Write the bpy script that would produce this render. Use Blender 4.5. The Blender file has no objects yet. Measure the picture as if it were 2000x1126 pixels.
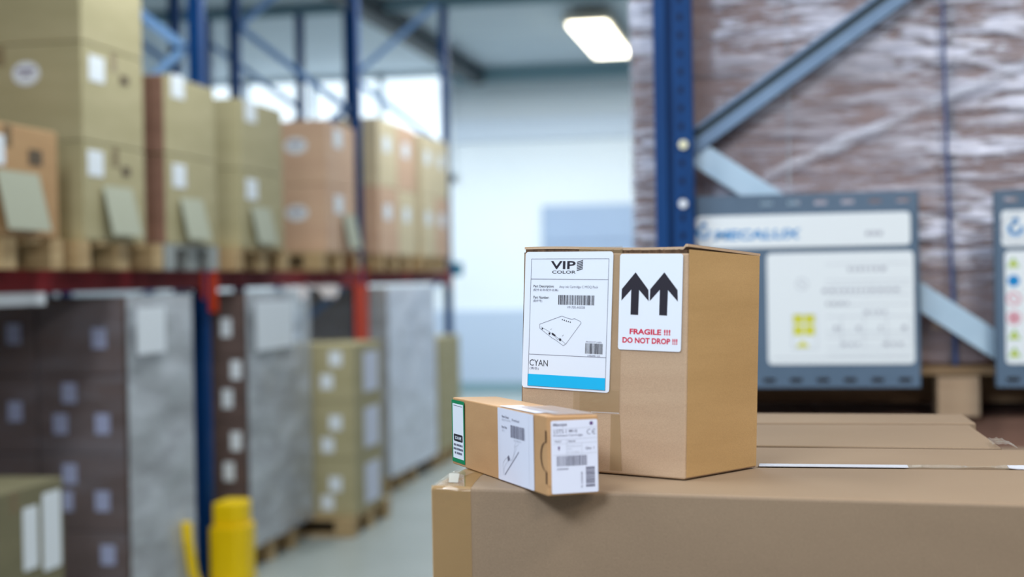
import bpy, bmesh, math, random
from mathutils import Vector, Matrix, noise

random.seed(7)
SC = bpy.context.scene
COL = SC.collection
PI = math.pi

# ------------------------------------------------------------------ camera
cam_d = bpy.data.cameras.new('camera')
cam = bpy.data.objects.new('camera', cam_d)
COL.objects.link(cam)
SC.camera = cam
th, pit, rol = math.radians(11.0), -math.radians(0.41), -math.radians(1.0)
fwd = Vector((-math.sin(th) * math.cos(pit), math.cos(th) * math.cos(pit), math.sin(pit)))
r0 = Vector((math.cos(th), math.sin(th), 0))
u0 = r0.cross(fwd)
Rv = math.cos(rol) * r0 + math.sin(rol) * u0
Uv = -math.sin(rol) * r0 + math.cos(rol) * u0
m3 = Matrix((Rv, Uv, -fwd)).transposed()
cam.matrix_world = Matrix.Translation((0, 0, 1.55)) @ m3.to_4x4()
cam_d.sensor_width = 36.0
cam_d.lens = 36.0 * 2778.0 / 2000.0
cam_d.clip_start = 0.05
cam_d.clip_end = 100
cam_d.dof.use_dof = True
cam_d.dof.focus_distance = 1.68
cam_d.dof.aperture_fstop = 2.8
cam_d.dof.aperture_blades = 0

# ------------------------------------------------------------------ world, exposure
w = bpy.data.worlds.new('world')
SC.world = w
w.use_nodes = True
wn = w.node_tree.nodes
wn['Background'].inputs['Color'].default_value = (0.88, 0.74, 1.0, 1)
wn['Background'].inputs['Strength'].default_value = 0.16
SC.view_settings.view_transform = 'Standard'
SC.view_settings.look = 'None'
SC.view_settings.gamma = 1.0
SC.view_settings.use_curve_mapping = False
SC.view_settings.exposure = 0.0
SC.cycles.use_denoising = True


def area(name, loc, size, energy, color, rot=(0, 0, 0)):
    l = bpy.data.lights.new(name, 'AREA')
    l.shape = 'RECTANGLE'
    l.size, l.size_y = size
    l.energy = energy
    l.color = color
    o = bpy.data.objects.new(name, l)
    o.location = loc
    o.rotation_euler = rot
    COL.objects.link(o)
    return o


GREENISH = (0.90, 0.95, 0.96)
for i, y in enumerate((1.8, 6.0, 10.5, 15.9)):
    area('area_light', (-2.03, y, 4.10), (0.42, 2.1), 88, GREENISH)
area('area_light', (-1.1, -0.6, 3.0), (1.2, 0.5), 62, (0.84, 0.92, 1.0), (math.radians(45), 0, math.radians(-28)))  # unseen fill lamp added near the camera to brighten the box fronts
for y in (-3.0, 1.0):
    area('area_light', (1.7, y, 4.10), (0.42, 2.1), 115, (0.98, 0.94, 0.86))  # unseen warm lamps added to light the right sides of the boxes
for x in (-6.5, -4.0, 1.5):
    area('area_light', (x, 16.2, 4.10), (2.1, 0.42), 110, (0.86, 0.95, 1.0))  # lamps without fixtures, added to brighten the back wall


# ------------------------------------------------------------------ materials
def mat(name, color, rough=0.6, metal=0.0, spec=0.5, emit=None, emit_s=0.0):
    m = bpy.data.materials.new(name)
    m.use_nodes = True
    b = m.node_tree.nodes['Principled BSDF']
    b.inputs['Base Color'].default_value = (*color, 1)
    b.inputs['Roughness'].default_value = rough
    b.inputs['Metallic'].default_value = metal
    b.inputs['Specular IOR Level'].default_value = spec
    if emit:
        b.inputs['Emission Color'].default_value = (*emit, 1)
        b.inputs['Emission Strength'].default_value = emit_s
    return m


def noisy(name, c1, c2, scale=(8, 8, 8), rough=0.6, bump=0.0, detail=6, metal=0.0, spec=0.4, fine=0.0, fscale=900):
    """two-tone procedural surface in object space"""
    m = mat(name, c1, rough, metal, spec)
    nt = m.node_tree
    N, L = nt.nodes, nt.links
    b = N['Principled BSDF']
    tc = N.new('ShaderNodeTexCoord')
    mp = N.new('ShaderNodeMapping')
    mp.inputs['Scale'].default_value = scale
    L.new(tc.outputs['Object'], mp.inputs['Vector'])
    n = N.new('ShaderNodeTexNoise')
    n.inputs['Scale'].default_value = 1.0
    n.inputs['Detail'].default_value = detail
    L.new(mp.outputs['Vector'], n.inputs['Vector'])
    r = N.new('ShaderNodeValToRGB')
    r.color_ramp.elements[0].position = 0.35
    r.color_ramp.elements[1].position = 0.68
    r.color_ramp.elements[0].color = (*c1, 1)
    r.color_ramp.elements[1].color = (*c2, 1)
    L.new(n.outputs['Fac'], r.inputs['Fac'])
    out = r.outputs['Color']
    hsrc = n.outputs['Fac']
    if fine > 0:
        n2 = N.new('ShaderNodeTexNoise')
        n2.inputs['Scale'].default_value = fscale
        n2.inputs['Detail'].default_value = 3
        L.new(tc.outputs['Object'], n2.inputs['Vector'])
        mx = N.new('ShaderNodeMix')
        mx.data_type = 'RGBA'
        mx.blend_type = 'OVERLAY'
        mx.inputs['Factor'].default_value = fine
        L.new(out, mx.inputs['A'])
        L.new(n2.outputs['Fac'], mx.inputs['B'])
        out = mx.outputs['Result']
        hsrc = n2.outputs['Fac']
    L.new(out, b.inputs['Base Color'])
    if bump > 0:
        bp = N.new('ShaderNodeBump')
        bp.inputs['Strength'].default_value = bump
        bp.inputs['Distance'].default_value = 0.002
        L.new(hsrc, bp.inputs['Height'])
        L.new(bp.outputs['Normal'], b.inputs['Normal'])
    return m


def film(name, base_fac, streak_fac, color=(0.80, 0.82, 0.92), rough=0.28, sc=(1.2, 1.2, 16), lo=0.45, hi=0.68,
         rot=(0, 0, 0), zfade=None, mask=None):
    """stretch film: clear, denser at folds, with white streaks painted for its reflections"""
    m = bpy.data.materials.new(name)
    m.use_nodes = True
    nt = m.node_tree
    N, L = nt.nodes, nt.links
    out = N['Material Output']
    b = N['Principled BSDF']
    b.inputs['Base Color'].default_value = (*color, 1)
    b.inputs['Roughness'].default_value = rough
    b.inputs['Specular IOR Level'].default_value = 0.9
    tr = N.new('ShaderNodeBsdfTransparent')
    mix = N.new('ShaderNodeMixShader')
    tc = N.new('ShaderNodeTexCoord')

    def streak(scale, rotation, l, h, seed, dist=0.3):
        mp = N.new('ShaderNodeMapping')
        mp.inputs['Scale'].default_value = scale
        mp.inputs['Rotation'].default_value = rotation
        mp.inputs['Location'].default_value = (seed, seed * 1.7, seed * 0.3)
        mp.vector_type = 'POINT'
        L.new(tc.outputs['Object'], mp.inputs['Vector'])
        n = N.new('ShaderNodeTexNoise')
        n.inputs['Scale'].default_value = 1
        n.inputs['Detail'].default_value = 6
        n.inputs['Roughness'].default_value = 0.62
        n.inputs['Distortion'].default_value = dist
        L.new(mp.outputs['Vector'], n.inputs['Vector'])
        r = N.new('ShaderNodeMapRange')
        r.inputs['From Min'].default_value = l
        r.inputs['From Max'].default_value = h
        L.new(n.outputs['Fac'], r.inputs['Value'])
        return r.outputs['Result'], n.outputs['Fac']

    a, ha = streak(sc, rot, lo, hi, 3.1)
    c, hc = streak((sc[0] * 2.2, sc[1] * 2.2, sc[2] * 2.6), (rot[0], rot[1] + 0.12, rot[2]), lo + 0.04, hi + 0.06, 7.7)
    mm = N.new('ShaderNodeMath')
    mm.operation = 'MAXIMUM'
    L.new(a, mm.inputs[0])
    L.new(c, mm.inputs[1])
    fac = mm.outputs[0]
    if zfade or mask:
        sep = N.new('ShaderNodeSeparateXYZ')
        L.new(tc.outputs['Object'], sep.inputs[0])
        # broad density: dense bands where the roll overlapped
        mpb = N.new('ShaderNodeMapping')
        mpb.inputs['Rotation'].default_value = (0, 0.35, 0)
        mpb.inputs['Scale'].default_value = (0.9, 0.9, 3.4)
        mpb.inputs['Location'].default_value = (1.3, 0.2, mask if mask else 0.4)
        L.new(tc.outputs['Object'], mpb.inputs['Vector'])
        nb = N.new('ShaderNodeTexNoise')
        nb.inputs['Scale'].default_value = 1.0
        nb.inputs['Detail'].default_value = 2
        L.new(mpb.outputs['Vector'], nb.inputs['Vector'])
        rb = N.new('ShaderNodeMapRange')
        rb.inputs['From Min'].default_value = 0.33
        rb.inputs['From Max'].default_value = 0.62
        rb.inputs['To Min'].default_value = 0.28
        L.new(nb.outputs['Fac'], rb.inputs['Value'])
        mu = N.new('ShaderNodeMath')
        mu.operation = 'MULTIPLY'
        L.new(fac, mu.inputs[0])
        L.new(rb.outputs['Result'], mu.inputs[1])
        fac = mu.outputs[0]
        if zfade:
            ab = N.new('ShaderNodeMath')
            ab.operation = 'ADD'
            ab.inputs[1].default_value = 0.285
            L.new(sep.outputs['X'], ab.inputs[0])
            ab2 = N.new('ShaderNodeMath')
            ab2.operation = 'ABSOLUTE'
            L.new(ab.outputs[0], ab2.inputs[0])
            rx = N.new('ShaderNodeMapRange')
            rx.inputs['From Min'].default_value = 0.075
            rx.inputs['From Max'].default_value = 0.095
            rx.inputs['To Min'].default_value = 0.15
            L.new(ab2.outputs[0], rx.inputs['Value'])
            mxx = N.new('ShaderNodeMath')
            mxx.operation = 'MULTIPLY'
            L.new(fac, mxx.inputs[0])
            L.new(rx.outputs['Result'], mxx.inputs[1])
            fac = mxx.outputs[0]
            rz = N.new('ShaderNodeMapRange')
            rz.inputs['From Min'].default_value = zfade[0]
            rz.inputs['From Max'].default_value = zfade[1]
            L.new(sep.outputs['Z'], rz.inputs['Value'])
            mz = N.new('ShaderNodeMath')
            mz.operation = 'MULTIPLY'
            L.new(fac, mz.inputs[0])
            L.new(rz.outputs['Result'], mz.inputs[1])
            fac = mz.outputs[0]
    f = N.new('ShaderNodeMath')
    f.operation = 'MULTIPLY_ADD'
    f.inputs[1].default_value = streak_fac
    f.inputs[2].default_value = base_fac
    f.use_clamp = True
    L.new(fac, f.inputs[0])
    bp = N.new('ShaderNodeBump')
    bp.inputs['Strength'].default_value = 0.8
    bp.inputs['Distance'].default_value = 0.02
    L.new(ha, bp.inputs['Height'])
    L.new(bp.outputs['Normal'], b.inputs['Normal'])
    L.new(f.outputs[0], mix.inputs['Fac'])
    L.new(tr.outputs[0], mix.inputs[1])
    L.new(b.outputs[0], mix.inputs[2])
    L.new(mix.outputs[0], out.inputs['Surface'])
    return m


def clear(name, tint, fac, rough=0.15):
    m = bpy.data.materials.new(name)
    m.use_nodes = True
    nt = m.node_tree
    N, L = nt.nodes, nt.links
    b = N['Principled BSDF']
    b.inputs['Base Color'].default_value = (*tint, 1)
    b.inputs['Roughness'].default_value = rough
    b.inputs['Specular IOR Level'].default_value = 0.8
    tr = N.new('ShaderNodeBsdfTransparent')
    mix = N.new('ShaderNodeMixShader')
    mix.inputs['Fac'].default_value = fac
    L.new(tr.outputs[0], mix.inputs[1])
    L.new(b.outputs[0], mix.inputs[2])
    L.new(mix.outputs[0], N['Material Output'].inputs['Surface'])
    return m


M = {}
M['kraft'] = noisy('kraft', (0.45, 0.315, 0.212), (0.50, 0.36, 0.245), (5, 5, 40), 0.62, 0.12, fine=0.22)
M['kraft_warm_light'] = noisy('kraft_warm_light', (0.43, 0.27, 0.115), (0.48, 0.305, 0.135), (5, 5, 40), 0.7, 0.12, fine=0.22)  # kraft tinted for the warm light on the big box's right side
M['kraft_small'] = noisy('kraft_small', (0.45, 0.26, 0.125), (0.50, 0.295, 0.145), (9, 9, 30), 0.6, 0.08, fine=0.15)
M['kraft_big'] = noisy('kraft_big', (0.24, 0.168, 0.110), (0.275, 0.195, 0.128), (3, 3, 9), 0.62, 0.15, fine=0.22, fscale=700)
M['core'] = noisy('cardboard_core', (0.05, 0.025, 0.012), (0.14, 0.08, 0.045), (200, 200, 20), 0.9)
M['kraft_olive'] = noisy('kraft_olive', (0.40, 0.355, 0.20), (0.45, 0.40, 0.235), (3, 3, 12), 0.7)
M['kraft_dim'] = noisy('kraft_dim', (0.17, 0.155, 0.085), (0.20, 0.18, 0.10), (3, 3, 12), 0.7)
M['kraft_shaded'] = noisy('kraft_shaded', (0.10, 0.066, 0.058), (0.13, 0.085, 0.075), (3, 3, 12), 0.7)  # brown kraft darkened in colour for the shade under the rack
M['kraft_pink'] = noisy('kraft_pink', (0.60, 0.39, 0.27), (0.66, 0.45, 0.31), (3, 3, 12), 0.7)
M['kraft_pale'] = noisy('kraft_pale', (0.62, 0.53, 0.35), (0.68, 0.58, 0.39), (3, 3, 12), 0.7)
M['kraft_orange'] = noisy('kraft_orange', (0.44, 0.26, 0.12), (0.50, 0.31, 0.15), (3, 3, 12), 0.7)
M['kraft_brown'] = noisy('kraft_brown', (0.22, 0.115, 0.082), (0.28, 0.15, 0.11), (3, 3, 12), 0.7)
M['tape'] = clear('packing_tape', (0.50, 0.36, 0.20), 0.32, 0.2)
M['tape_gloss'] = clear('glossy_packing_tape', (0.46, 0.29, 0.12), 0.5, 0.08)
M['cleartape'] = clear('clear_tape', (0.50, 0.45, 0.36), 0.28, 0.08)
M['tape_shine'] = mat('silver_tape_shine', (0.72, 0.75, 0.85), 0.25, 0.25)
M['label'] = mat('label_paper', (0.76, 0.83, 0.95), 0.45)
M['label2'] = mat('coated_label_paper', (0.70, 0.74, 0.90), 0.4)
M['ink'] = mat('black_ink', (0.018, 0.016, 0.028), 0.5)
M['ink_grey'] = mat('grey_ink', (0.13, 0.13, 0.20), 0.6)
M['ink_pale'] = mat('pale_ink', (0.50, 0.53, 0.62), 0.6)
M['ink_red'] = mat('red_ink', (0.62, 0.012, 0.06), 0.5)
M['ink_cyan'] = mat('cyan_ink', (0.005, 0.47, 0.86), 0.45)
M['ink_green'] = mat('green_ink', (0.0, 0.22, 0.085), 0.45)
M['post'] = noisy('blue_paint', (0.002, 0.045, 0.18), (0.003, 0.055, 0.215), (20, 20, 6), 0.5, spec=0.2)
M['postdk'] = noisy('blue_paint_groove', (0.010, 0.065, 0.22), (0.012, 0.07, 0.24), (20, 20, 6), 0.5)
M['red'] = noisy('red_paint', (0.17, 0.010, 0.014), (0.22, 0.015, 0.018), (3, 3, 3), 0.6, spec=0.15)
M['orange'] = mat('orange_red_paint', (0.58, 0.045, 0.006), 0.6, spec=0.2)
M['galv'] = noisy('galvanised_steel', (0.17, 0.27, 0.43), (0.21, 0.32, 0.49), (9, 9, 9), 0.5, metal=0.2)
M['brace'] = noisy('pale_brace_steel', (0.46, 0.64, 0.82), (0.54, 0.72, 0.90), (9, 9, 9), 0.45, metal=0.2)
M['brace_blue'] = mat('light_blue_brace', (0.22, 0.42, 0.80), 0.5)
M['wood'] = noisy('pallet_wood', (0.40, 0.27, 0.13), (0.56, 0.41, 0.22), (4, 4, 30), 0.8)
M['wood_dk'] = noisy('dark_pallet_wood', (0.22, 0.14, 0.075), (0.32, 0.21, 0.12), (4, 30, 30), 0.8)
M['greyplastic'] = noisy('grey_pallet', (0.30, 0.33, 0.33), (0.42, 0.45, 0.44), (6, 6, 6), 0.7)
M['sheet'] = mat('grey_green_sheet', (0.41, 0.43, 0.33), 0.6)
M['yellow'] = noisy('yellow_paint', (0.92, 0.62, 0.0), (0.98, 0.68, 0.0), (5, 5, 5), 0.45)
M['signplate'] = noisy('sign_plate_grey', (0.095, 0.155, 0.24), (0.115, 0.18, 0.275), (5, 5, 5), 0.45)
M['signwhite'] = mat('sign_white', (0.86, 0.93, 1.0), 0.4)
M['signblue'] = mat('sign_blue', (0.0, 0.26, 0.66), 0.4)
M['signyellow'] = mat('sign_yellow', (0.72, 0.72, 0.05), 0.4)
M['signgreen'] = mat('sign_green', (0.28, 0.55, 0.12), 0.4)
M['signpink'] = mat('sign_pink', (0.75, 0.22, 0.33), 0.4)
M['signred'] = mat('sign_crimson', (0.62, 0.05, 0.13), 0.4)
M['slot'] = mat('slot_shadow_steel', (0.03, 0.04, 0.06), 0.8)
M['zinc'] = mat('zinc_bolt', (0.62, 0.60, 0.42), 0.35, 0.5)
M['whitebolt'] = mat('pale_bolt', (0.75, 0.80, 0.88), 0.35, 0.2)
M['bluestrap'] = mat('dark_blue_strap', (0.03, 0.07, 0.22), 0.4)
M['film_big'] = film('stretch_film', 0.20, 1.0, (0.78, 0.81, 1.0), 0.24, (4.2, 4.2, 27), 0.475, 0.575,
                     rot=(0, 0.16, 0), zfade=(1.40, 1.62), mask=0.4)
M['film_fold'] = film('twisted_film', 0.18, 0.55, (0.78, 0.83, 1.0), 0.22, (9, 9, 30), 0.42, 0.60)
M['film_glare'] = film('glare_white_film', 0.60, 0.35, (0.56, 0.60, 0.65), 0.22, (1.5, 1.5, 5), 0.4, 0.7)  # whiteness painted in for light glancing off the same clear film
M['film_dark'] = film('clear_stretch_film', 0.06, 0.16, (0.6, 0.65, 0.8), 0.2, (1.5, 1.5, 6), 0.5, 0.75)
M['film_pale'] = film('pale_stretch_film', 0.80, 0.2, (0.74, 0.80, 0.92), 0.3, (1.5, 1.5, 4), 0.4, 0.7)
M['wall'] = noisy('white_wall_paint', (0.80, 0.87, 0.93), (0.84, 0.90, 0.95), (0.5, 0.5, 0.5), 0.6)
M['wallshade'] = mat('wall_shade_paint', (0.69, 0.78, 0.90), 0.6)
M['ceil'] = noisy('ceiling_panel', (0.50, 0.58, 0.66), (0.60, 0.68, 0.74), (1.0, 6.0, 1), 0.7)
M['ceilbeam'] = mat('ceiling_joist_paint', (0.22, 0.36, 0.42), 0.6)
M['girder'] = mat('dark_girder_paint', (0.035, 0.05, 0.06), 0.6)
M['floor'] = noisy('sealed_concrete', (0.32, 0.36, 0.345), (0.39, 0.43, 0.42), (1.2, 1.2, 1), 0.35)
M['door'] = noisy('blue_grey_door', (0.36, 0.46, 0.64), (0.38, 0.49, 0.67), (0.6, 0.6, 0.6), 0.5)
M['lamp'] = mat('lamp_diffuser', (0.9, 0.9, 0.85), 0.4, emit=(1.0, 0.93, 0.74), emit_s=6.0)
M['fixture'] = mat('lamp_housing', (0.62, 0.58, 0.48), 0.5)
M['pinkglint'] = mat('pale_glint', (0.95, 0.88, 0.88), 0.2)
M['lilac'] = mat('lilac_paper', (0.40, 0.44, 0.66), 0.5)
M['bright_paper'] = mat('white_paper', (0.80, 0.86, 0.92), 0.5)
M['purple'] = mat('purple_print', (0.12, 0.06, 0.20), 0.5)
M['dim_print'] = mat('brown_print', (0.10, 0.07, 0.04), 0.7)
M['sheet_print'] = mat('faint_print', (0.55, 0.40, 0.45), 0.6)


# ------------------------------------------------------------------ mesh builder
class MB:
    def __init__(self):
        self.v, self.f = [], []

    def add(self, vs, fs):
        k = len(self.v)
        self.v += [Vector(x) for x in vs]
        self.f += [tuple(i + k for i in q) for q in fs]
        return self

    def hexa(self, c):
        # c: 4 bottom (ccw), 4 top
        return self.add(c, [(3, 2, 1, 0), (4, 5, 6, 7), (0, 1, 5, 4), (1, 2, 6, 5), (2, 3, 7, 6), (3, 0, 4, 7)])

    def box(self, x0, x1, y0, y1, z0, z1):
        return self.hexa([(x0, y0, z0), (x1, y0, z0), (x1, y1, z0), (x0, y1, z0),
                          (x0, y0, z1), (x1, y0, z1), (x1, y1, z1), (x0, y1, z1)])

    def prism(self, pts, axis_vec):
        n = len(pts)
        a = Vector(axis_vec)
        vs = [Vector(p) for p in pts] + [Vector(p) + a for p in pts]
        fs = [tuple(range(n))[::-1], tuple(range(n, 2 * n))]
        for i in range(n):
            j = (i + 1) % n
            fs.append((i, j, n + j, n + i))
        return self.add(vs, fs)

    def bar(self, a, b, wvec, tvec):
        """a rectangular bar from a to b; wvec, tvec half extents"""
        a, b, wv, tv = Vector(a), Vector(b), Vector(wvec), Vector(tvec)
        return self.hexa([a - wv - tv, a + wv - tv, a + wv + tv, a - wv + tv,
                          b - wv - tv, b + wv - tv, b + wv + tv, b - wv + tv])

    def cyl(self, c, ax, r, h, n=20, r2=None):
        c, ax = Vector(c), Vector(ax).normalized()
        p = ax.orthogonal().normalized()
        q = ax.cross(p)
        r2 = r if r2 is None else r2
        vs = [c + (p * math.cos(2 * PI * i / n) + q * math.sin(2 * PI * i / n)) * r for i in range(n)]
        vs += [c + ax * h + (p * math.cos(2 * PI * i / n) + q * math.sin(2 * PI * i / n)) * r2 for i in range(n)]
        fs = [tuple(range(n))[::-1], tuple(range(n, 2 * n))] + [(i, (i + 1) % n, n + (i + 1) % n, n + i) for i in range(n)]
        return self.add(vs, fs)

    def build(self, name, material, parent=None, bevel=0.0, seg=2, smooth=False, subdiv=0):
        me = bpy.data.meshes.new(name)
        o = bpy.data.objects.new(name, me)
        bm = bmesh.new()
        off = parent_off(parent)
        vs = [bm.verts.new(p - off) for p in self.v]
        for f in self.f:
            try:
                bm.faces.new([vs[i] for i in f])
            except ValueError:
                pass
        bmesh.ops.recalc_face_normals(bm, faces=bm.faces[:])
        if bevel > 0:
            bmesh.ops.bevel(bm, geom=bm.edges[:], offset=bevel, segments=seg, affect='EDGES', profile=0.5)
        if smooth:
            for f in bm.faces:
                f.smooth = True
        bm.to_mesh(me)
        bm.free()
        me.materials.append(M[material] if isinstance(material, str) else material)
        COL.objects.link(o)
        if parent:
            o.parent = parent
        return o


def parent_off(p):
    v = Vector((0, 0, 0))
    while p is not None:
        v += p.location
        p = p.parent
    return v


def tag(o, label=None, cat=None, group=None, kind=None):
    if label: o['label'] = label
    if cat: o['category'] = cat
    if group: o['group'] = group
    if kind: o['kind'] = kind
    return o


def thing(name, loc, label, cat, group=None):
    o = bpy.data.objects.new(name, None)
    o.empty_display_size = 0.1
    o.location = loc
    COL.objects.link(o)
    return tag(o, label, cat, group)


def copy_tree(o, parent=None):
    c = o.copy()
    COL.objects.link(c)
    if parent:
        c.parent = parent
    for ch in o.children:
        copy_tree(ch, c)
    return c


# ------------------------------------------------------------------ printing on a label
class Print:
    """2-D shapes in label space (s right 0..1, t down 0..1) laid on a flat face"""

    def __init__(self, O, ev, dv, n, lift):
        self.O, self.ev, self.dv, self.n, self.lift = Vector(O), Vector(ev), Vector(dv), Vector(n).normalized(), lift
        self.mb = MB()

    def P(self, s, t):
        return self.O + self.ev * s + self.dv * t + self.n * self.lift

    def poly(self, pts):
        self.mb.add([self.P(*p) for p in pts], [tuple(range(len(pts)))])
        return self

    def rect(self, s0, t0, s1, t1):
        return self.poly([(s0, t0), (s1, t0), (s1, t1), (s0, t1)])

    def line(self, pts, wd):
        es, et = self.ev.length, self.dv.length
        for (a, b), (c, d) in zip(pts[:-1], pts[1:]):
            dx, dy = (c - a) * es, (d - b) * et
            l = math.hypot(dx, dy) or 1
            nx, ny = -dy / l * wd / 2 / es, dx / l * wd / 2 / et
            self.poly([(a + nx, b + ny), (c + nx, d + ny), (c - nx, d - ny), (a - nx, b - ny)])
        return self

    def frame(self, s0, t0, s1, t1, wd):
        return self.line([(s0, t0), (s1, t0), (s1, t1), (s0, t1), (s0, t0)], wd)

    def disc(self, s, t, r, n=20, r_in=0):
        es, et = self.ev.length, self.dv.length
        c = [(s + r * math.cos(2 * PI * i / n) / es, t + r * math.sin(2 * PI * i / n) / et) for i in range(n)]
        if r_in:
            d = [(s + r_in * math.cos(2 * PI * i / n) / es, t + r_in * math.sin(2 * PI * i / n) / et) for i in range(n)]
            for i in range(n):
                j = (i + 1) % n
                self.poly([c[i], c[j], d[j], d[i]])
        else:
            self.poly(c)
        return self

    def barcode(self, s0, t0, s1, t1, n, seed, vertical=False, dens=0.55):
        rr = random.Random(seed)
        x = 0.0
        bars = []
        while len(bars) < n:
            wb = rr.choice((1, 1, 2, 3))
            bars.append((x, x + wb))
            x += wb + rr.choice((1, 1, 2))
        tot = bars[-1][1]
        for a, b in bars:
            a, b = a / tot, b / tot
            if vertical:
                self.rect(s0, t0 + (t1 - t0) * a, s1, t0 + (t1 - t0) * b)
            else:
                self.rect(s0 + (s1 - s0) * a, t0, s0 + (s1 - s0) * b, t1)
        return self

    def text(self, body, s0, t0, s1, t1, bold=0.0, rot90=False, shear=0.0):
        cu = bpy.data.curves.new('t', 'FONT')
        cu.body = body
        cu.offset = bold
        cu.shear = shear
        cu.resolution_u = 3
        ob = bpy.data.objects.new('t', cu)
        COL.objects.link(ob)
        dg = bpy.context.evaluated_depsgraph_get()
        dg.update()
        me = bpy.data.meshes.new_from_object(ob.evaluated_get(dg))
        bpy.data.objects.remove(ob)
        if len(me.vertices):
            xs = [v.co.x for v in me.vertices]
            ys = [v.co.y for v in me.vertices]
            x0, x1, y0, y1 = min(xs), max(xs), min(ys), max(ys)
            pts = []
            for v in me.vertices:
                a = (v.co.x - x0) / (x1 - x0)
                b = (y1 - v.co.y) / (y1 - y0)
                if rot90:
                    a, b = b, 1 - a
                pts.append(self.P(s0 + (s1 - s0) * a, t0 + (t1 - t0) * b))
            self.mb.add(pts, [tuple(p.vertices) for p in me.polygons])
        bpy.data.meshes.remove(me)
        return self

    def build(self, name, material, parent):
        me = bpy.data.meshes.new(name)
        off = parent_off(parent)
        me.from_pydata([tuple(v - off) for v in self.mb.v], [], self.mb.f)
        me.materials.append(M[material])
        o = bpy.data.objects.new(name, me)
        COL.objects.link(o)
        o.parent = parent
        self.mb = MB()
        return o


def rounded(s0, t0, s1, t1, rs, rt, n=5):
    pts = []
    for cx, cy, a0 in ((s1 - rs, t0 + rt, -PI / 2), (s1 - rs, t1 - rt, 0), (s0 + rs, t1 - rt, PI / 2), (s0 + rs, t0 + rt, PI)):
        for i in range(n + 1):
            a = a0 + PI / 2 * i / n
            pts.append((cx + rs * math.cos(a), cy + rt * math.sin(a)))
    return pts


# ================================================================== THE ROOM
def struct(o):
    o['kind'] = 'structure'
    return o


struct(MB().box(-14, 9, -8, 19.2, -0.1, 0).build('floor', 'floor'))
struct(MB().box(-14, 9, 19, 19.2, 0, 4.45).build('wall_back', 'wall'))
struct(MB().box(-14.2, -14, -8, 19.2, 0, 4.45).build('wall_left', 'wall'))
cb = MB().box(-14.2, 9, -8, 19.2, 4.40, 4.5)
struct(cb.build('ceiling', 'ceil'))
tr = MB()
for y in (1.9, 5.9, 9.9, 13.9):
    tr.box(-14, 9, y, y + 0.10, 4.28, 4.40)
struct(tr.build('trim_1', 'ceilbeam'))
struct(MB().box(-4.40, 9, 18.75, 18.995, 4.22, 4.40).build('trim_2', 'ceilbeam'))
struct(MB().box(-4.14, -3.96, -2, 18.7, 4.16, 4.34).build('trim_3', 'girder'))
struct(MB().box(-4.6, 3, 18.93, 18.998, 3.42, 3.70).build('wall_shade_band', 'wallshade'))  # strip painted darker for a shadow band across the wall
d = MB()
for k in range(5):
    d.box(-3.25, 0.3, 18.93, 18.99, 0.01 + k * 0.505, 0.50 + k * 0.505)
d.box(-3.25, 0.3, 18.95, 18.985, 0.01, 2.52)
struct(d.build('door_1', 'door', bevel=0.005, seg=1))
struct(MB().box(-14, -3.26, 18.95, 18.998, 0.14, 1.12).build('lower_wall_band', mat('lower_wall_tone', (0.50, 0.60, 0.76), 0.5)))  # darker bluish strip over the lower wall
struct(MB().box(-14, -3.3, 18.94, 18.999, 0, 0.14).build('baseboard_back', 'ceilbeam'))


win = MB()
for k in range(5):
    win.box(-8.45 + k * 0.98, -8.37 + k * 0.98, 18.90, 18.999, 2.9, 4.395)
for z in (2.9, 4.315):
    win.box(-8.45, -4.45, 18.90, 18.999, z, z + 0.08)
wf = struct(win.build('window_1', 'wall'))
MB().box(-8.40, -4.50, 18.96, 18.97, 2.95, 4.33).build('pane', mat('bright_window_pane', (0.8, 0.85, 0.9), 0.3, emit=(0.80, 0.92, 1.0), emit_s=1.25), wf)


def ceiling_light(x, y, label):
    t = thing('ceiling_light', (x, y, 4.40), label, 'lamp')
    MB().box(x - 0.25, x + 0.25, y - 1.15, y + 1.15, 4.22, 4.32).build('housing', 'fixture', t, bevel=0.02)
    MB().box(x - 0.21, x + 0.21, y - 1.1, y + 1.1, 4.175, 4.225).build('diffuser', 'lamp', t, bevel=0.02)
    for s in (-0.8, 0.8):
        MB().cyl((x, y + s, 4.315), (0, 0, 1), 0.012, 0.09, 8).build('hanger', 'fixture', t)
    return t


ceiling_light(-2.03, 15.9, 'long glowing warm white batten lamp hanging from the grey ceiling')


# ================================================================== RACKS
def upright(mb_list, x, y, z0, z1, par, side=1):
    """one perforated upright: two front ribs with a recessed groove, side web; y is the front (camera) face"""
    m = MB()
    m.box(x, x + 0.034, y, y + 0.085, z0, z1)
    m.box(x + 0.034, x + 0.050, y + 0.018, y + 0.085, z0, z1)
    m.box(x + 0.050, x + 0.104, y, y + 0.085, z0, z1)
    u = m.build('upright_post', 'post', par)
    return u


def brace_bar(a, b, width, par, mt, depth=0.03):
    a, b = Vector(a), Vector(b)
    dr = (b - a).normalized()
    yv = Vector((0, 1, 0))
    wv = dr.cross(yv).normalized() * (width / 2)
    m = MB().bar(a, b, wv, yv * (depth / 2))
    return m.build('brace', mt, par)


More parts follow.
